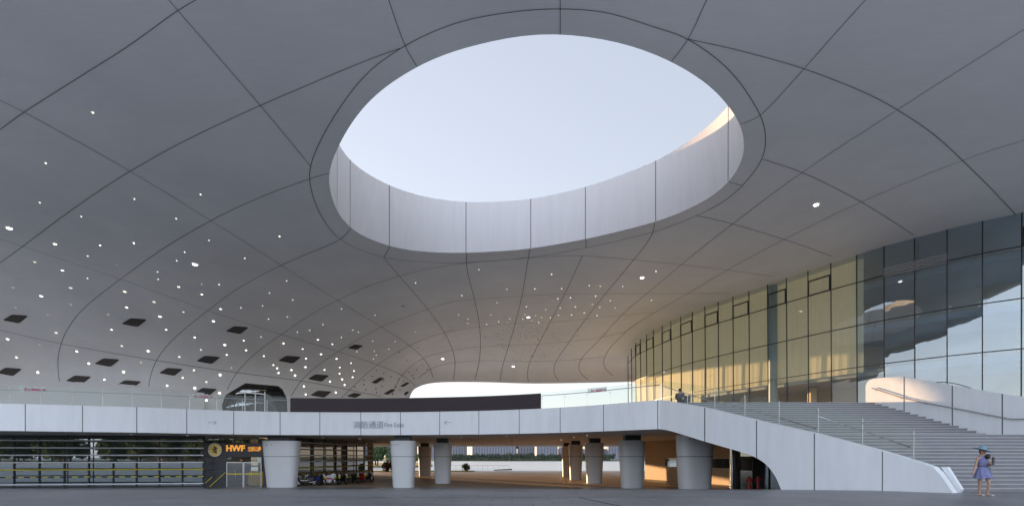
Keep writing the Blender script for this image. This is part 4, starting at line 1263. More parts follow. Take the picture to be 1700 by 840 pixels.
# blue tape behind lowest panes
a, b = off_curve(.3, 15, 15)[0], off_curve(.3, 18, 18)[0]
q = MB(); t_ = off_curve(.35, 15, 18)
for a, b in zip(t_, t_[1:]): q.bar(a+Vector((0,0,CZ+DF+.75)), b+Vector((0,0,CZ+DF+.75)), .02, .14)
tag(q.build("barrier_tape", M_blue), "blue barrier tape stretched behind the lowest glass panes above the stairs", "tape")

# ------------------------------------------------------------------ ground floor shops on the left
SH = empty("glazed_shop", (-30, 40, 0), 0, "long glazed shop front under the left end of the deck", "shop front")
mpx = [-60, -18, 24, 66, 107.5, 148, 188.5, 227, 265, 303, 338]
def shopY(px): return 38.6 + 1.3*max(0, min(1, px/338))
sp_ = [Vector(((px-850)/F*shopY(px), shopY(px), 0)) for px in mpx]
for a, b in zip(sp_, sp_[1:]):
    q = MB(); q.quad(a+Vector((0,0,.0)), b, b+Vector((0,0,CZ+DB)), a+Vector((0,0,CZ+DB))); child(q.build("glass_pane", M_gshopL), SH)
for p in sp_:
    q = MB(); q.bar(p+Vector((0,-.03,0)), p+Vector((0,-.03,CZ+DB)), .09, .09, up=Vector((0,1,0))); child(q.build("mullion", M_dark), SH)
q = MB()
for a, b in zip(sp_, sp_[1:]):
    q.bar(a+Vector((0,-.02,CZ+DB-.12)), b+Vector((0,-.02,CZ+DB-.12)), .09, .24)
child(q.build("head_rail", M_dark), SH)
q = MB()
for a, b in zip(sp_, sp_[1:]): q.bar(a+Vector((0,-.02,.06)), b+Vector((0,-.02,.06)), .09, .12)
child(q.build("base_rail", M_dark), SH)
q = MB()
for i in (4, 5): q.bar(sp_[i]+Vector((0,-.04,3.25)), sp_[i+1]+Vector((0,-.04,3.25)), .06, .06)
child(q.build("transom", M_dark), SH)
q = MB(); q.quad((-60, 48, 0), (-26, 48, 0), (-26, 48, 4.2), (-60, 48, 4.2)); q.quad((-60, 38.6, .01), (-26, 39.9, .01), (-26, 48, .01), (-60, 48, .01))
child(q.build("interior", M_inner), SH)
# HWF shop
HW = empty("gym_shop", at(390, 808, 40), 0, "black panelled shop front with orange HWF sign and glass doors", "shop front")
YW = 39.9
def hp(px, py, off=0): return at(px, py, YW) + Vector((0, off, 0))
gz = 757.5 + 2.5*F/YW
q = MB(); q.box(hp(339,0).x, hp(375,0).x, YW, YW+.2, 0, CZ+DB-.45); 
q.box(hp(375,0).x, hp(452,0).x, YW, YW+.2, hp(0,758.5).z, hp(0,735).z)
q.box(hp(436.5,0).x, hp(452,0).x, YW, YW+.2, 0, hp(0,758.5).z)
for py in (757.5, 782): q.box(hp(339,0).x, hp(375,0).x, YW-.006, YW-.002, hp(0,py).z-.015, hp(0,py).z+.015, 1)
child(q.build("black_panel", [M_black, M_joint]), HW)
for (x0, x1, lb) in ((339, 352, None), (353, 373, None), (374, 405, None), (406, 452, None)):
    q = MB(); q.quad(hp(x0, 734.5), hp(x1, 734.5), Vector((hp(x1,0).x, YW, CZ+DB)), Vector((hp(x0,0).x, YW, CZ+DB))); child(q.build("transom_window", M_gsky), HW)
em = MB(); c_ = hp(357.7, 746.2)
em.tube([c_+Vector((0,-.01,0)), c_+Vector((0,-.07,0))], .52, 32)
e_ = child(em.build("emblem", M_gold), HW)
em2 = MB()
em2.tube([c_+Vector((.0,-.07,.1)), c_+Vector((0,-.085,.1))], .34, 24)
# dark figure-like relief: an upright stroke with scrolls
rl = MB()
for (x, z, r_) in ((-.02,.22,.09),(.05,.10,.10),(-.08,.02,.08),(.08,-.10,.10),(-.02,-.20,.08),(-.14,-.14,.06),(.16,.14,.06),(.12,-.28,.06),(-.20,.06,.05)):
    rl.tube([c_+Vector((x,-.071,z)), c_+Vector((x,-.09,z))], r_, 10)
o_ = rl.build("relief", mat("emblem_dark", (0.10, 0.08, 0.05), 0.5)); child(o_, e_) if False else child(o_, HW)
rg = MB(); N_ = 32
for k in range(N_):
    a0 = 2*math.pi*k/N_; a1 = 2*math.pi*(k+1)/N_
    rg.bar(c_+Vector((.54*math.cos(a0), -.06, .54*math.sin(a0))), c_+Vector((.54*math.cos(a1), -.06, .54*math.sin(a1))), .08, .05, up=Vector((0,1,0)))
child(rg.build("emblem_rim", mat("emblem_rim", (0.6, 0.58, 0.45), 0.4)), HW)
bpy.context.view_layer.update()
l = hp(375.6, 748.0, -.04); text_obj("HWF", 0.66, M_orange, l, 0, .02, "hwf_lettering", HW, bold=.03, sx=1.05)
l = hp(412, 746.0, -.04); text_obj("中国力量", 0.30, M_orange, l, 0, .01, "chinese_lettering", HW, bold=.006, sx=.92)
l = hp(412, 748.5, -.04); text_obj("CHINA POWER", 0.145, M_orange, l, 0, .01, "small_lettering", HW, bold=.003, sx=.98)
for (a, b) in (((340,802),(353,791)), ((346,809.5),(374,784))):
    q = MB(); q.bar(hp(*a, -.02), hp(*b, -.02), .05, .02, up=Vector((0,1,0)))
    child(q.build("yellow_stripe", M_yellow), HW)
zt = hp(0, 767.2).z
for (x0, x1) in ((377, 404), (405.5, 434)):
    dr = MB(); dr.quad(hp(x0, gz), hp(x1, gz), Vector((hp(x1,0).x, YW, zt)), Vector((hp(x0,0).x, YW, zt)))
    d_o = child(dr.build("door", M_gshop), HW)
    f_ = MB()
    for px in (x0, x1): f_.bar(Vector((hp(px,0).x, YW-.02, 0)), Vector((hp(px,0).x, YW-.02, zt)), .07, .07, up=Vector((0,1,0)))
    f_.bar(Vector((hp(x0,0).x, YW-.02, zt)), Vector((hp(x1,0).x, YW-.02, zt)), .07, .07)
    child(f_.build("door_frame", M_metal), HW)
    f_ = MB(); f_.bar(Vector((hp(x0+1.5,0).x, YW-.04, 1.07)), Vector((hp(x1-1.5,0).x, YW-.04, 1.07)), .03, .1); child(f_.build("push_bar", M_yellow), HW)
    f_ = MB(); xh = hp(x1-12 if x0 < 400 else x0+13, 0).x; f_.tube([(xh, YW-.07, .85), (xh, YW-.07, 1.35)], .02, 8); child(f_.build("handle", M_metal), HW)
q = MB(); q.quad(hp(375, 767), hp(436, 767), hp(436, 758.5), hp(375, 758.5)); child(q.build("fanlight", M_gshop), HW)
q = MB(); q.box(hp(428,0).x, hp(434,0).x, YW-.03, YW-.01, hp(0,766).z, hp(0,758.6).z); child(q.build("notice", M_sign), HW)
q = MB(); q.quad(Vector((hp(365,0).x, YW+6, 0)), Vector((hp(470,0).x, YW+6, 0)), Vector((hp(470,0).x, YW+6, 4.2)), Vector((hp(365,0).x, YW+6, 4.2))); q.box(hp(360,0).x, hp(460,0).x, YW+.2, YW+6, 0, .012)
child(q.build("interior", mat("shop_interior", (0.20, 0.15, 0.10), 0.8, var=0.5, vscale=1.5)), HW)
q = MB(); q.box(hp(388,0).x, hp(412,0).x, YW+2.2, YW+3.0, 0.01, 1.1); q.box(hp(387,0).x, hp(413,0).x, YW+2.1, YW+3.1, 1.1, 1.16)
tag(q.build("reception_desk", mat("desk_yellow", (0.55, 0.33, 0.04), 0.5, emit=(1,.6,.1), estr=.03)), "orange yellow reception desk inside the glass doors", "desk")  # faint warm glow put into the desk's own material

# horizontal bar screen in front of the shops
def screen(pts, label, posts):
    root = empty("bar_screen", pts[0], 0, label, "screen")
    for k, hh in enumerate((3.75, 3.18, 2.61, 2.04, 1.47, .90, .33)):
        mtx = [M_alu, M_alu, M_alu, M_alu, M_yellow, M_black, M_alu][k]
        q = MB()
        for a, b in zip(pts, pts[1:]):
            if k == 5:
                n_ = max(2, int((b-a).length/.4))
                for i in range(n_): q.tube([a.lerp(b, i/n_)+Vector((0,0,hh)), a.lerp(b, (i+1)/n_)+Vector((0,0,hh))], .045, 6, m=i % 2, caps=False)
            else: q.tube([a+Vector((0,0,hh)), b+Vector((0,0,hh))], .05, 8, caps=True)
        child(q.build("rail", [mtx, M_yellow]), root)
    for p in posts:
        q = MB(); q.bar(p+Vector((0,.12,-.2)), p+Vector((0,.12,CZ+DB)), .06, .06, up=Vector((0,1,0))); child(q.build("post", M_dark), root)
    return root
s1 = [Vector(((px-850)/F*Y, Y, 0)) for px, Y in ((-60,36.6),(0,37.0),(110,37.7),(227,38.4),(338,39.2))]
screen(s1, "screen of horizontal white and yellow bars before the left shop front", s1[::2])
s2 = [Vector(((px-850)/F*Y, Y, 0)) for px, Y in ((497,43.0),(540,47),(580,51.5),(605,55.5),(619,59))]
screen(s2, "screen of horizontal bars curving away behind the motorbikes", s2[1::2])
# glazed wall behind motorbikes
GW = empty("passage_glazing", (-18, 50, 0), 0, "glazed wall with warm reflections behind the parked motorbikes", "glass wall")
s3 = [Vector(((px-850)/F*Y, Y, 0)) for px, Y in ((452,40.2),(495,43.6),(518,46),(538,48),(558,50.4),(576,52.6),(592,55),(604,57.4),(611,60.0))]
for a, b in zip(s3, s3[1:]):
    q = MB(); q.quad(a, b, b+Vector((0,0,CZ+DB)), a+Vector((0,0,CZ+DB))); child(q.build("glass_pane", M_gshop), GW)
for p in s3:
    q = MB(); q.bar(p, p+Vector((0,0,CZ+DB)), .1, .1, up=Vector((0,1,0))); child(q.build("mullion", M_dark), GW)
q = MB(); q.quad((-24, 48, 0), (-24, 66, 0), (-24, 66, 4.2), (-24, 48, 4.2)); q.quad((-24, 66, 0), (-19, 66, 0), (-19, 66, 4.2), (-24, 66, 4.2))
child(q.build("interior", M_beige), GW)

# ------------------------------------------------------------------ hydrants
def hydrant(px, Y, label, rz):
    root = empty("fire_hydrant", ((px-850)/F*Y, Y, groundz(Y)), rz, label, "fire hydrant", "red fire hydrants")
    b = MB(); b.lathe([(.14,0),(.14,.04),(.085,.06),(.08,.5),(.11,.52),(.11,.60),(.12,.62),(.12,.66),(.09,.72),(.05,.77)], 16); b.build("barrel", M_red, root, auto=True)
    b = MB(); b.tube([(0,0,.76),(0,0,.83)], .03, 6); b.build("bonnet_nut", M_red, root)
    for a, rr in ((0, .045), (math.pi, .045), (-math.pi/2, .065)):
        b = MB(); d = Vector((math.cos(a), math.sin(a), 0)); b.tube([d*.08+Vector((0,0,.56)), d*.17+Vector((0,0,.56))], rr, 10); b.tube([d*.17+Vector((0,0,.56)), d*.21+Vector((0,0,.56))], rr*1.25, 8)
        b.build("outlet", M_red, root, auto=True)
hydrant(1244, 30.2, "red fire hydrant on the left of the pair before the corner storefront", .3)
hydrant(1258.5, 30.2, "red fire hydrant on the right of the pair before the corner storefront", -.2)

# ------------------------------------------------------------------ motorbikes
M_tyre = mat("tyre", (0.02, 0.02, 0.02), 0.8)
M_bblack = mat("bike_black", (0.02, 0.02, 0.022), 0.3)
M_bwhite = mat("bike_white", (0.6, 0.6, 0.62), 0.3)
M_bred = mat("bike_red", (0.45, 0.02, 0.03), 0.3)
M_bblue = mat("bike_blue", (0.03, 0.06, 0.25), 0.3)
M_plate = mat("plate_yellow", (0.6, 0.6, 0.02), 0.5)
M_head = mat("headlight_lens", (0.8, 0.8, 0.8), 0.1)
def scooter(name, label, body_m, sport=False):
    root = empty(name, (0,0,0), 0, label, "motorbike", "motorbikes parked by the glazed wall")
    for x in (-.62, .62):
        w_ = MB()
        R_ = Matrix.Translation((x, 0, .28)) @ Matrix.Rotation(math.pi/2, 4, 'X')
        ring_ = []
        N = 20
        vs = []; fs = []
        for k in range(N):
            a = 2*math.pi*k/N
            for j in range(6):
                b_2 = 2*math.pi*j/6; rr = .235+.045*math.cos(b_2)
                vs.append(R_ @ Vector((rr*math.cos(a), rr*math.sin(a), .045*math.sin(b_2))))
        for k in range(N):
            for j in range(6): fs.append((k*6+j, ((k+1) % N)*6+j, ((k+1) % N)*6+(j+1) % 6, k*6+(j+1) % 6))
        w_.raw(vs, fs); wh = w_.build("wheel", M_tyre, root, smooth=True)
        r2 = MB(); r2.lathe([(.03,-.05),(.03,.05)], 10, M=R_)
        for k in range(5):
            a = 2*math.pi*k/5; r2.bar(R_ @ Vector((0,0,0)), R_ @ Vector((.2*math.cos(a), .2*math.sin(a), 0)), .03, .03)
        ro = r2.build("rim", M_metal, wh)
    # body: profile extruded with tapering
    prof = [(-.78,.60),(-.86,.74),(-.55,.76),(-.15,.70),(.0,.42),(.30,.40),(.40,.62),(.47,.92),(.60,.86),(.62,.55),(.50,.28),(.1,.22),(-.30,.26),(-.55,.45)] if not sport else \
           [(-.86,.86),(-.60,.80),(-.25,.70),(.05,.86),(.35,.90),(.55,1.0),(.66,.86),(.62,.62),(.40,.42),(.25,.22),(-.20,.20),(-.35,.45),(-.6,.62)]
    b = MB(); n_ = len(prof); cxy = (sum(p[0] for p in prof)/n_, sum(p[1] for p in prof)/n_)
    vs = []
    for (yy_, sc) in ((-.17,.72),(-.12,1.0),(.12,1.0),(.17,.72)):
        for p in prof: vs.append((cxy[0]+(p[0]-cxy[0])*sc, yy_, cxy[1]+(p[1]-cxy[1])*sc))
    fs = [tuple(range(n_)), tuple(3*n_+n_-1-k for k in range(n_))]
    for L_ in range(3):
        for k in range(n_): fs.append((L_*n_+k, L_*n_+(k+1) % n_, (L_+1)*n_+(k+1) % n_, (L_+1)*n_+k))
    b.raw(vs, fs); b.build("body", body_m, root, auto=True)
    s = MB(); s.box(-.78, -.15, -.13, .13, .74 if not sport else .80, .84 if not sport else .86); s.build("seat", M_tyre, root, bevel=.03)
    h = MB(); h.tube([(.42,-.34,1.04),(.46,-.15,1.0),(.46,.15,1.0),(.42,.34,1.04)], .018, 6); h.tube([(.46,0,1.0),(.55,0,.6),(.62,0,.28)], .03, 6); h.build("handlebar", M_metal, root)
    h = MB(); h.tube([(.60,0,.86),(.68,0,.84)], .085, 12); h.build("headlight", M_head, root)
    for s_2 in (-1, 1):
        h = MB(); h.tube([(.44,s_2*.22,1.02),(.40,s_2*.28,1.16)], .009, 5); h.box(.385, .405, s_2*.28-.06, s_2*.28+.06, 1.15, 1.23); h.build("mirror", M_bblack, root)
    h = MB(); h.box(.69, .70, -.10, .10, .60, .72); h.build("number_plate", M_plate, root)
    h = MB(); h.tube([(-.2,.18,.3),(-.75,.19,.36)], .045, 8); h.build("exhaust", M_metal, root)
    return root
proto = scooter("motorbike", "black motorbike with white stripes nearest the wide white column", M_bblack)
sport = scooter("motorbike", "white and red sport motorbike in the middle of the parked row", M_bwhite, True)
def recolour(root, m):
    for c in root.children:
        if c.name.startswith("body"):
            c.data = c.data.copy(); c.data.materials[0] = m
def place(o, px, Y, rz, sc=1.0):
    o.location = ((px-850)/F*Y, Y, 0 if Y > 38 else groundz(Y)); o.rotation_euler = (0, 0, rz); o.scale = (sc,)*3
place(proto, 508, 41.0, -2.5)
for pr, px, Y, rz, m, lb in (
    (proto, 519, 41.6, -2.2, M_bblue, "dark blue motorbike with a yellow plate second from the wide column"),
    (proto, 530, 42.2, -.5, M_bblack, "black motorbike just left of the white and red one"),
    (proto, 558, 43.2, -.8, M_bblack, "black motorbike just right of the white and red one"),
    (proto, 568, 44.0, -.6, M_bblack, "black motorbike with a pale fender left of the gap in the row"),
    (proto, 590, 45.6, -.9, M_bblack, "dark motorbike right of the gap in the row"),
    (proto, 600, 46.8, -.7, M_bred, "small motorbike with a red top box near the end of the row"),
    (proto, 609, 48.2, -.4, M_bblack, "last dark motorbike at the right end of the row")):
    c = copy_tree(pr); c["label"] = lb; recolour(c, m); place(c, px, Y, rz)
place(sport, 545, 42.2, -.25, 1.05)
for c in sport.children: pass
acc = MB(); acc.box(-.2, .5, -.19, -.175, .5, .62); acc.box(-.2, .5, .175, .19, .5, .62)
acc.build("red_trim", M_bred, sport)
acc = MB(); acc.box(-.1, .5, -.185, -.172, .46, .52); acc.box(-.1, .5, .172, .185, .46, .52); acc.build("white_stripe", M_bwhite, proto)

# ------------------------------------------------------------------ trees
def leaf_crown(seed, R, H, n, size, lobes=9):
    r = random.Random(seed); m = MB()
    cs = []
    for i in range(lobes):
        a = r.uniform(0, 2*math.pi); rr = R*r.uniform(.15, .62)
        cs.append((Vector((rr*math.cos(a), rr*math.sin(a), H*r.uniform(.22, .8))), R*r.uniform(.32, .55)))
    for i in range(n):
        c, cr = cs[i % lobes]
        d = Vector((r.gauss(0,1), r.gauss(0,1), r.gauss(0,.8))).normalized()*cr*(r.random()**.35)
        p = c + d
        nrm = Vector((r.gauss(0,1), r.gauss(0,1), r.gauss(0,1))).normalized()
        e1 = nrm.orthogonal().normalized()*size*r.uniform(.6,1.3); e2 = nrm.cross(e1).normalized()*size*r.uniform(.5,1.1)
        m.quad(p-e1-e2, p+e1-e2*.6, p+e1*.8+e2, p-e1*.7+e2)
    return m
def tree(name, seed, R, H, trunk, n, size, leafm, label, cat="tree", group=None):
    root = empty(name, (0,0,0), 0, label, cat, group)
    leaf_crown(seed, R, H, n, size).build("crown", leafm, root).location = (0, 0, trunk*.75)
    t = MB(); r = random.Random(seed)
    t.tube([(0,0,-.5),(.05*R,0,trunk*.6),(0,.05*R,trunk+H*.5)], [R*.09, R*.06, R*.03], 7)
    for k in range(4):
        a = r.uniform(0, 6.28); t.tube([(0,0,trunk*.8),(R*.45*math.cos(a), R*.45*math.sin(a), trunk+H*.4)], [R*.04, R*.012], 5)
    t.build("trunk", M_bark, root)
    return root
GF = "row of trees on the far shore of the lake"
base_f = [tree("shore_tree", 11+i, 3.4+.5*i, 5.5+.6*i, 2.6, 420, .42, M_leaf2, "small round green tree in the even row on the far lake shore", group=GF) for i in range(3)]
rr = random.Random(5); k = 0
for row in range(2):
    for i in range(46):
        X = -85 + i*4.9 + rr.uniform(-.8,.8) + row*2.4; Y = 646+row*9+rr.uniform(-1,1)
        if k < 3: o = base_f[k]
        else: o = copy_tree(base_f[k % 3])
        o.location = (X, Y, -2.6); o.rotation_euler = (0,0,rr.uniform(0,6.28)); s = rr.uniform(.85,1.15)*(1.15 if row else 1.0); o.scale = (s, s, s)
        k += 1
# hedge line under that row
hd = MB(); r = random.Random(9)
for i in range(5200):
    p = Vector((r.uniform(-90, 130), 641+r.uniform(0, 3), -2.6+abs(r.gauss(0, 1.3))+.2)); nrm = Vector((r.gauss(0,1), r.gauss(0,1), r.gauss(0,1))).normalized(); e1 = nrm.orthogonal().normalized()*.6; e2 = nrm.cross(e1)
    hd.quad(p-e1-e2, p+e1-e2, p+e1+e2, p-e1+e2)
tag(hd.build("shore_shrubbery", M_leaf2), "dark shrubs in a mass under the trees on the far shore", "shrubbery", kind="stuff")
GB = "big trees on the wooded bank"
base_b = [tree("bank_tree", 31+i, 6.0, 9.5, 3, 2600, .42, M_leaf, "tall dark tree on the wooded bank seen left of the front columns", group=GB) for i in range(2)]
k = 0
for (X, Y, s) in ((-66,268,.85),(-76,272,1.05),(-86,276,1.1),(-97,280,1.15),(-108,286,1.2),(-58,276,.8),(-70,285,1.1),(-82,290,1.2),(-93,296,1.25),(-120,292,1.2),(-54,288,.75),(-64,300,.9)):
    o = base_b[k] if k < 2 else copy_tree(base_b[k % 2])
    o.location = (X, Y, -2.7); o.rotation_euler = (0,0,rr.uniform(0,6.28)); o.scale = (s,)*3; k += 1
# trees and houses across the road behind the viewer (mirrored in the shop glass)
GM = "street trees mirrored in the shop glass"
base_m = [tree("street_tree", 51+i, 3.8, 5.0, 1.3, 3000, .26, M_leaf, "leafy street tree opposite the shops, seen only as a mirror image in the glass", group=GM) for i in range(2)]
k = 0
for i in range(34):
    o = base_m[k] if k < 2 else copy_tree(base_m[k % 2])
    s = rr.uniform(0.85, 1.3)
    o.location = (-122+(i % 24)*5.6+rr.uniform(-1.5,1.5), (-52 if i < 24 else -64)+rr.uniform(-5,4), 1.15); o.rotation_euler = (0,0,rr.uniform(0,6.28)); o.scale = (s,)*3; k += 1
def house(x0, x1, y, h, m, label):
    root = empty("apartment_building", ((x0+x1)/2, y, 1.15), 0, label, "building")
    q = MB(); q.box(x0, x1, y-10, y, 1.15, 1.15+h); child(q.build("wall", m), root)
    q = MB(); q.box(x0-.3, x1+.3, y-10.3, y+.3, 1.15+h, 1.65+h); child(q.build("roof", M_tower), root)
    nx = int((x1-x0)/3); nf = int(h/3.2)
    for f in range(nf):
        for i in range(nx):
            if nx*nf > 90 and (i+f) % 2: continue
            xx = x0 + (i+.5)*(x1-x0)/nx; q = MB(); q.box(xx-.7, xx+.7, y-.05, y+.05, 1.15+f*3.2+1.1, 1.15+f*3.2+2.5); child(q.build("window", M_winblk), root)
house(-92, -70, -78, 11, M_peach, "peach coloured apartment block opposite, mirrored in the left shop glass")
house(-62, -46, -82, 13, M_peach, "taller peach apartment block opposite, mirrored in the shop glass")

# far towers
def tower(px0, px1, Y, h, label):
    x0, x1 = (px0-850)/F*Y, (px1-850)/F*Y
    root = empty("tower_block", ((x0+x1)/2, Y, -2.6), 0, label, "tower block")
    q = MB(); q.box(x0, x1, Y, Y+18, -2.6, h); child(q.build("wall", M_tower), root)
    n_ = max(3, int((x1-x0)/5.2))
    q = MB()
    for i in range(n_):
        xx = x0+(i+.5)*(x1-x0)/n_; q.box(xx-1.1, xx+1.1, Y-.4, Y-.01, 0, h-1)
    child(q.build("window_bay", M_towerw), root)
    q = MB(); q.box(x0+2, x0+8, Y+4, Y+10, h, h+4); child(q.build("roof_hut", M_tower), root)
tower(640, 690, 950, 60, "grey tower block across the lake, leftmost under the deck"); tower(696, 774, 940, 64, "grey tower block across the lake left of the bright gap"); tower(784, 858, 900, 62, "wide grey tower block across the lake in the middle"); tower(859, 887.5, 930, 66, "narrow grey tower block across the lake just left of the slim bright gap")
tower(892, 926, 910, 62, "grey tower block across the lake right of the slim bright gap"); tower(926.5, 1010, 960, 18, "low grey block across the lake behind the right columns"); tower(1010, 1075, 930, 60, "grey tower block across the lake behind the shaded right column")

# ------------------------------------------------------------------ lakeside things
lr = railing("lakeside_railing", "thin metal railing at the water's edge beyond the passage", [Vector((-10.9, 85.3, 0)), Vector((-.5, 85.3, 0))], glass_h=.02, rail_h=.95, post_every=.98)
for c in list(lr.children):
    if c.name.startswith("glass_pane"): bpy.data.objects.remove(c)
def planter(px, Y, label, s, red):
    root = empty("potted_shrub", ((px-850)/F*Y, Y, .02), 0, label, "plant")
    q = MB(); q.lathe([(.22*s,0),(.34*s,.45*s),(.36*s,.5*s)], 14); q.build("pot", M_dark, root)
    r = random.Random(int(px)); m = MB()
    for i in range(420):
        d = Vector((r.gauss(0,1), r.gauss(0,1), r.gauss(0,.7)+.3)).normalized()*s*.95*r.random()**.4
        p = Vector((0,0,.8*s))+d*Vector((1.1,1.1,.6)).length/1.7; nrm = Vector((r.gauss(0,1), r.gauss(0,1), r.gauss(0,1))).normalized(); e1 = nrm.orthogonal().normalized()*.1*s; e2 = nrm.cross(e1)
        m.quad(p-e1-e2, p+e1-e2, p+e1+e2, p-e1+e2)
    m.build("foliage", M_leaf if not red else mat("red_leaf", (0.09, 0.045, 0.03), 0.8, var=.4, vscale=4), root)
planter(643, 80, "dark reddish potted shrub by the lake right of the motorbikes", 1.0, True)
planter(773.5, 82, "dark green potted shrub by the lake right of the shaded column", .8, False)
q = MB(); q.raw([at(820, 780.5, 84), at(850, 779.8, 84), at(850, 777.6, 84), at(820, 779.2, 84), at(820, 780.5, 85.2), at(850, 779.8, 85.2), at(850, 777.6, 85.2), at(820, 779.2, 85.2)], [(0,1,2,3),(7,6,5,4),(0,4,5,1),(1,5,6,2),(2,6,7,3),(3,7,4,0)])
tag(q.build("jetty_ramp", M_wood), "low dark timber ramp at the water's edge", "ramp")

# ------------------------------------------------------------------ people
M_skin = mat("skin", (0.42, 0.25, 0.18), 0.55)
M_dress = mat("lavender_dress", (0.17, 0.18, 0.34), 0.8, var=0.35, vscale=22, stretch=(1, 1, 1))
M_hat = mat("blue_hat", (0.16, 0.27, 0.34), 0.8, var=0.1, vscale=12)
M_hair = mat("dark_hair", (0.015, 0.012, 0.012), 0.5)
M_shoe = mat("pale_sandal", (0.5, 0.38, 0.36), 0.6)
M_grey = mat("grey_clothes", (0.12, 0.12, 0.12), 0.8, var=.2, vscale=10)
def skinned(name, verts, edges, radii, mt, parent, sub=2, root_i=0):
    me = bpy.data.meshes.new(name); me.from_pydata([tuple(v) for v in verts], edges, [])
    o = bpy.data.objects.new(name, me); COL.objects.link(o)
    md = o.modifiers.new("s", 'SKIN'); md.use_smooth_shade = True
    if not me.skin_vertices: pass
    for i, r in enumerate(radii):
        sv = me.skin_vertices[0].data[i]
        sv.radius = (r, r) if not isinstance(r, tuple) else r
        sv.use_root = (i == root_i)
    sb = o.modifiers.new("b", 'SUBSURF'); sb.levels = sub; sb.render_levels = sub
    dg = bpy.context.evaluated_depsgraph_get(); dg.update()
    m2 = bpy.data.meshes.new_from_object(o.evaluated_get(dg))
    bpy.data.objects.remove(o)
    m2.materials.clear(); m2.materials.append(mt)
    for p in m2.polygons: p.use_smooth = True
    o = bpy.data.objects.new(name, m2); COL.objects.link(o); o.parent = parent
    return o
def chain(V, E, R, start, pts, rads):
    prev = start
    for p, r in zip(pts, rads):
        V.append(Vector(p)); R.append(r); i = len(V)-1; E.append((prev, i)); prev = i
    return prev
def hand(V, E, R, wrist_i, d, palmn, curl=.35):
    """five-fingered hand grown from the wrist vertex along d"""
    d = Vector(d).normalized(); n = Vector(palmn).normalized(); s = d.cross(n).normalized()
    w = V[wrist_i]
    pi = chain(V, E, R, wrist_i, [w+d*.05], [(.026)])
    for k, L_ in zip((-1.5, -.5, .5, 1.5), (.062, .074, .070, .054)):
        b = V[pi]+d*.035+s*k*.018
        t1 = b+d*L_*.5+n*L_*curl*.3; t2 = t1+d*L_*.4+n*L_*curl
        chain(V, E, R, pi, [b, t1, t2], [.0095, .0085, .007])
    b = V[pi]-d*.015-s*.032; chain(V, E, R, pi, [b, b+d*.03-s*.018+n*.01, b+d*.055-s*.02+n*.02], [.011, .0095, .008])
def face(parent, c, fwd, up, r):
    fwd = Vector(fwd).normalized(); up = Vector(up).normalized(); s = fwd.cross(up).normalized()
    for k in (-1, 1):
        q = MB(); q.lathe([(.001,-.012),(.010,-.006),(.012,0),(.010,.006),(.001,.012)], 8); o = q.build("eye", M_hair, parent, smooth=True); o.location = c+fwd*r*.90+s*k*.030+up*.005
    q = MB(); q.bar(c+fwd*r*.93-s*.02-up*.055, c+fwd*r*.93+s*.02-up*.055, .012, .008); q.build("mouth", mat("lips", (.35,.1,.09), .5), parent)
# woman walking away from the stairs towards the camera; looks to her right (picture left) and down
Yp = 16.75
px_ = 1631
W0 = empty("person", ((px_-850)/F*Yp, Yp, CZ-1.35), math.radians(0), "woman in a lavender dress and wide blue sun hat walking below the stairs", "person")
V = []; E = []; R = []
def addv(p, r): V.append(Vector(p)); R.append(r); return len(V)-1
pel = addv((0, 0, .88), (.125, .10))
hipL = chain(V, E, R, pel, [(.085, 0, .80)], [.085]); hipR = chain(V, E, R, pel, [(-.085, 0, .80)], [.085])
fl_ = chain(V, E, R, hipL, [(.10, -.06, .62), (.105, -.12, .46), (.11, -.10, .30), (.11, -.06, .08)], [.075, .050, .050, .032])
chain(V, E, R, fl_, [(.125, -.13, .03), (.14, -.20, .02)], [.034, .024])
fr_ = chain(V, E, R, hipR, [(-.09, 0, .62), (-.085, .0, .46), (-.075, .03, .30), (-.06, .06, .08)], [.075, .050, .050, .032])
chain(V, E, R, fr_, [(-.065, -.01, .03), (-.07, -.08, .02)], [.034, .024])
ch = chain(V, E, R, pel, [(0, 0, 1.02), (0, 0, 1.16), (0, 0, 1.30)], [(.105,.085), (.125,.095), (.115,.085)])
nk_ = chain(V, E, R, ch, [(0, 0, 1.385), (-.005, -.01, 1.44)], [.055, .045])
hd_ = chain(V, E, R, nk_, [(-.015, -.025, 1.50), (-.02, -.03, 1.565)], [(.070,.078), (.074,.084)])
chain(V, E, R, hd_, [(-.02, -.02, 1.61)], [.055])
shL = chain(V, E, R, ch, [(.155, 0, 1.31)], [.052]); shR = chain(V, E, R, ch, [(-.155, 0, 1.31)], [.052])
wl = chain(V, E, R, shL, [(.185, -.01, 1.20), (.20, -.02, 1.06), (.12, -.17, 1.05), (.06, -.24, 1.07)], [.042, .036, .030, .022])
hand(V, E, R, wl, (-.7, -.3, .25), (0, 0, 1), .5)
wr_ = chain(V, E, R, shR, [(-.20, 0, 1.18), (-.235, .0, 1.04), (-.29, -.02, .92), (-.335, -.04, .82)], [.042, .036, .030, .022])
hand(V, E, R, wr_, (-.55, -.1, -.8), (1, 0, 0), .4)
skinned("body", V, E, R, M_skin, W0)
fdir = Vector((-.75, -.62, -.25))
face(W0, Vector((-.02, -.03, 1.555)), fdir, (0, 0, 1), .085)
q = MB(); q.tube([Vector((-.02,-.03,1.545))+fdir.normalized()*.08, Vector((-.02,-.03,1.53))+fdir.normalized()*.103], [.010, .012], 8); q.build("nose", M_skin, W0, smooth=True)
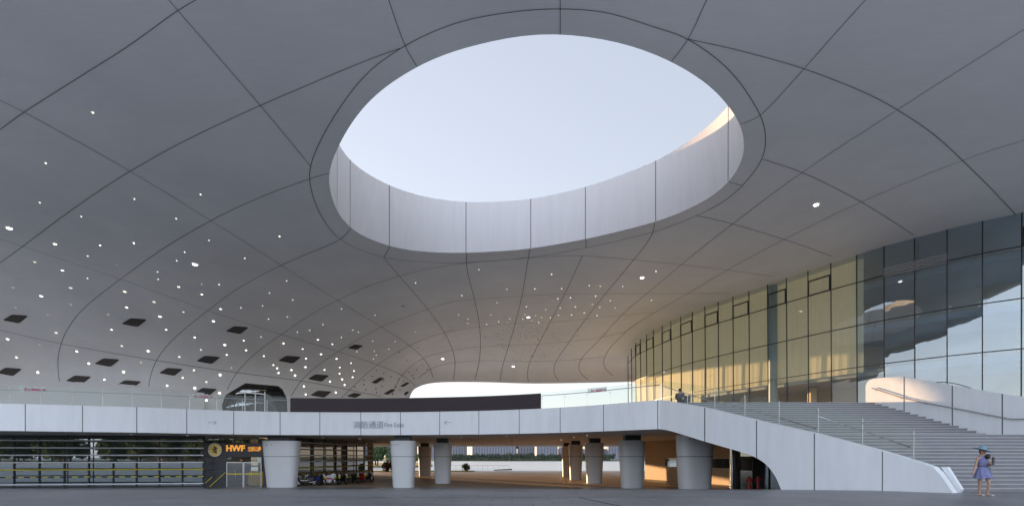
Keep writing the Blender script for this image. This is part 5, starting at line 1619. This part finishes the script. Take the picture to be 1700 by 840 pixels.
# dress: pleated shell
dr = MB(); N = 48
levels = [(.60,.255,.235,.020),(.66,.235,.215,.018),(.76,.205,.175,.014),(.88,.175,.135,.008),(.98,.135,.105,.004),(1.015,.122,.098,0),(1.06,.130,.105,0),(1.16,.150,.125,0),(1.25,.150,.115,0),(1.32,.145,.085,0),(1.365,.10,.070,0)]
vs = []; fs = []
for (z_, a_, b_2, pl) in levels:
    for k in range(N):
        t = 2*math.pi*k/N; wv = 1 + pl/.2*math.sin(9*t+z_*6) 
        vs.append((a_*wv*math.cos(t) + (.02*(1-z_) if z_ < 1 else 0), b_2*wv*math.sin(t) - (.03*(.98-z_) if z_ < .98 else 0), z_ + .02*math.sin(3*t)*(1 if z_ < .7 else 0)))
for i in range(len(levels)-1):
    for k in range(N): fs.append((i*N+k, i*N+(k+1) % N, (i+1)*N+(k+1) % N, (i+1)*N+k))
dr.raw(vs, fs); dr.build("dress", M_dress, W0, smooth=True)
bt = MB(); bt.lathe([(.128,1.0),(.133,1.015),(.128,1.03)], 32, sy=.82); bt.build("belt", mat("belt_brown", (.10,.05,.05), .6), W0)
Mh = Matrix.Translation((-.02, -.02, 1.615)) @ Matrix.Rotation(math.radians(16), 4, 'Y') @ Matrix.Rotation(math.radians(8), 4, 'X')
ht = MB(); 
ht.lathe([(.088,-.02),(.235,-.035),(.245,-.032),(.24,-.025),(.105,.0),(.098,.05),(.080,.095),(.045,.115),(.005,.118)], 36, M=Mh); ht.build("hat", M_hat, W0, smooth=True)
q = MB(); q.lathe([(.02,-.14),(.06,-.11),(.088,-.05),(.092,0),(.085,.03),(.05,.06)], 16, M=Matrix.Translation((.012, .012, 1.545))); q.build("hair", M_hair, W0, smooth=True)
q = MB(); q.lathe([(.02,-.10),(.055,-.07),(.075,0),(.055,.06),(.02,.09)], 14, M=Matrix.Translation((.07, -.12, 1.36)) @ Matrix.Rotation(.5, 4, 'Y')); q.build("ponytail", M_hair, W0, smooth=True)
for (c, a) in (((.125,-.13),-.15), ((-.066,0),.1)):
    q = MB(); q.box(c[0]-.045, c[0]+.045, c[1]-.12, c[1]+.10, 0, .045); q.build("sandal", M_shoe, W0, bevel=.015)
q = MB(); q.box(-.035, .035, -.02, .02, -.14, .14, M=Matrix.Translation((.125, -.25, 1.20)) @ Matrix.Rotation(.08, 4, 'Y'))
o = q.build("folded_umbrella", M_bblack, bevel=.012); child(o, W0); o.matrix_parent_inverse = Matrix.Identity(4); o.parent = None
o.location = W0.location; tag(o, "folded black umbrella held upright by the woman in the lavender dress", "umbrella")
q = MB(); q.lathe([(.10,-.22),(.12,-.15),(.11,0),(.07,.12),(.03,.16)], 14, sy=.45); o = q.build("shoulder_bag", mat("bag_grey", (.10,.14,.17), .7), None, smooth=True); o.location = W0.location + Vector((.20, .02, .93)); tag(o, "grey blue cloth bag hanging at the woman's left side", "bag")
q = MB(); q.tube([(0.02,-.02,.15),(-.02,-.06,.30),(-.06,-.03,.42)], .008, 5); q.build("strap", M_bblack, o)

# seated figure at the stair head
c = wp(1112, 664, -.9)
P2 = empty("person", (c.x, c.y, CZ+DF-.45), math.radians(150), "person in grey clothes with hair in a bun, seated at the stair head", "person")
V = []; E = []; R = []
pel = addv((0, 0, .52), (.15, .12))
for s_2 in (-1, 1):
    l_ = chain(V, E, R, pel, [(s_2*.10, -.10, .52), (s_2*.13, -.42, .50), (s_2*.13, -.44, .25), (s_2*.13, -.46, .07)], [.09, .06, .055, .038]); chain(V, E, R, l_, [(s_2*.14, -.58, .04)], [.035])
ch = chain(V, E, R, pel, [(0, 0, .68), (0, 0, .84), (0, -.01, .98)], [(.13,.10), (.15,.11), (.15,.10)])
nk_ = chain(V, E, R, ch, [(0, -.02, 1.08)], [.055]); chain(V, E, R, nk_, [(0, -.04, 1.16), (0, -.05, 1.24), (0, -.04, 1.29)], [.078, .085, .055])
for s_2 in (-1, 1):
    l_ = chain(V, E, R, ch, [(s_2*.19, 0, .99), (s_2*.24, -.03, .76), (s_2*.20, -.26, .66)], [.06, .045, .028]); hand(V, E, R, l_, (-s_2*.4, -.8, -.1), (0, 0, -1), .4)
skinned("body", V, E, R, M_skin, P2)
face(P2, Vector((0, -.05, 1.225)), (0, -1, 0), (0, 0, 1), .088)
V = []; E = []; R = []
pel = addv((0, 0, .53), (.18, .15)); ch = chain(V, E, R, pel, [(0, 0, .70), (0, 0, .86), (0, 0, 1.0)], [(.17,.14), (.185,.14), (.175,.12)])
for s_2 in (-1, 1): chain(V, E, R, ch, [(s_2*.20, 0, .99), (s_2*.25, -.03, .78), (s_2*.22, -.20, .69)], [.08, .065, .05])
for s_2 in (-1, 1): chain(V, E, R, pel, [(s_2*.10, -.10, .53), (s_2*.13, -.42, .51), (s_2*.13, -.44, .28)], [.11, .08, .07])
skinned("clothes", V, E, R, M_grey, P2)
q = MB(); q.lathe([(.03,-.10),(.075,-.06),(.096,.0),(.085,.06),(.04,.085)], 16, M=Matrix.Translation((0, .012, 1.24))); q.build("hair", M_hair, P2, smooth=True)
q = MB(); q.lathe([(.01,-.04),(.035,-.02),(.04,0),(.03,.03),(.01,.04)], 12, M=Matrix.Translation((0, .10, 1.27))); q.build("hair_bun", M_hair, P2, smooth=True)
q = MB(); q.box(-.2, .2, -.1, .1, 0, .42); o = q.build("handbag", M_grey, None, bevel=.05); o.location = (c.x+.42, c.y-.05, CZ+DF+.02); tag(o, "dark grey bag beside the seated person at the stair head", "bag")
bs = MB(); bs.box(-.25, .25, -.2, .25, 0, .47); o = bs.build("stone_seat", M_step, None, bevel=.02); o.location = (c.x, c.y, CZ+DF-.45); tag(o, "low stone block under the seated person at the stair head", "seat")
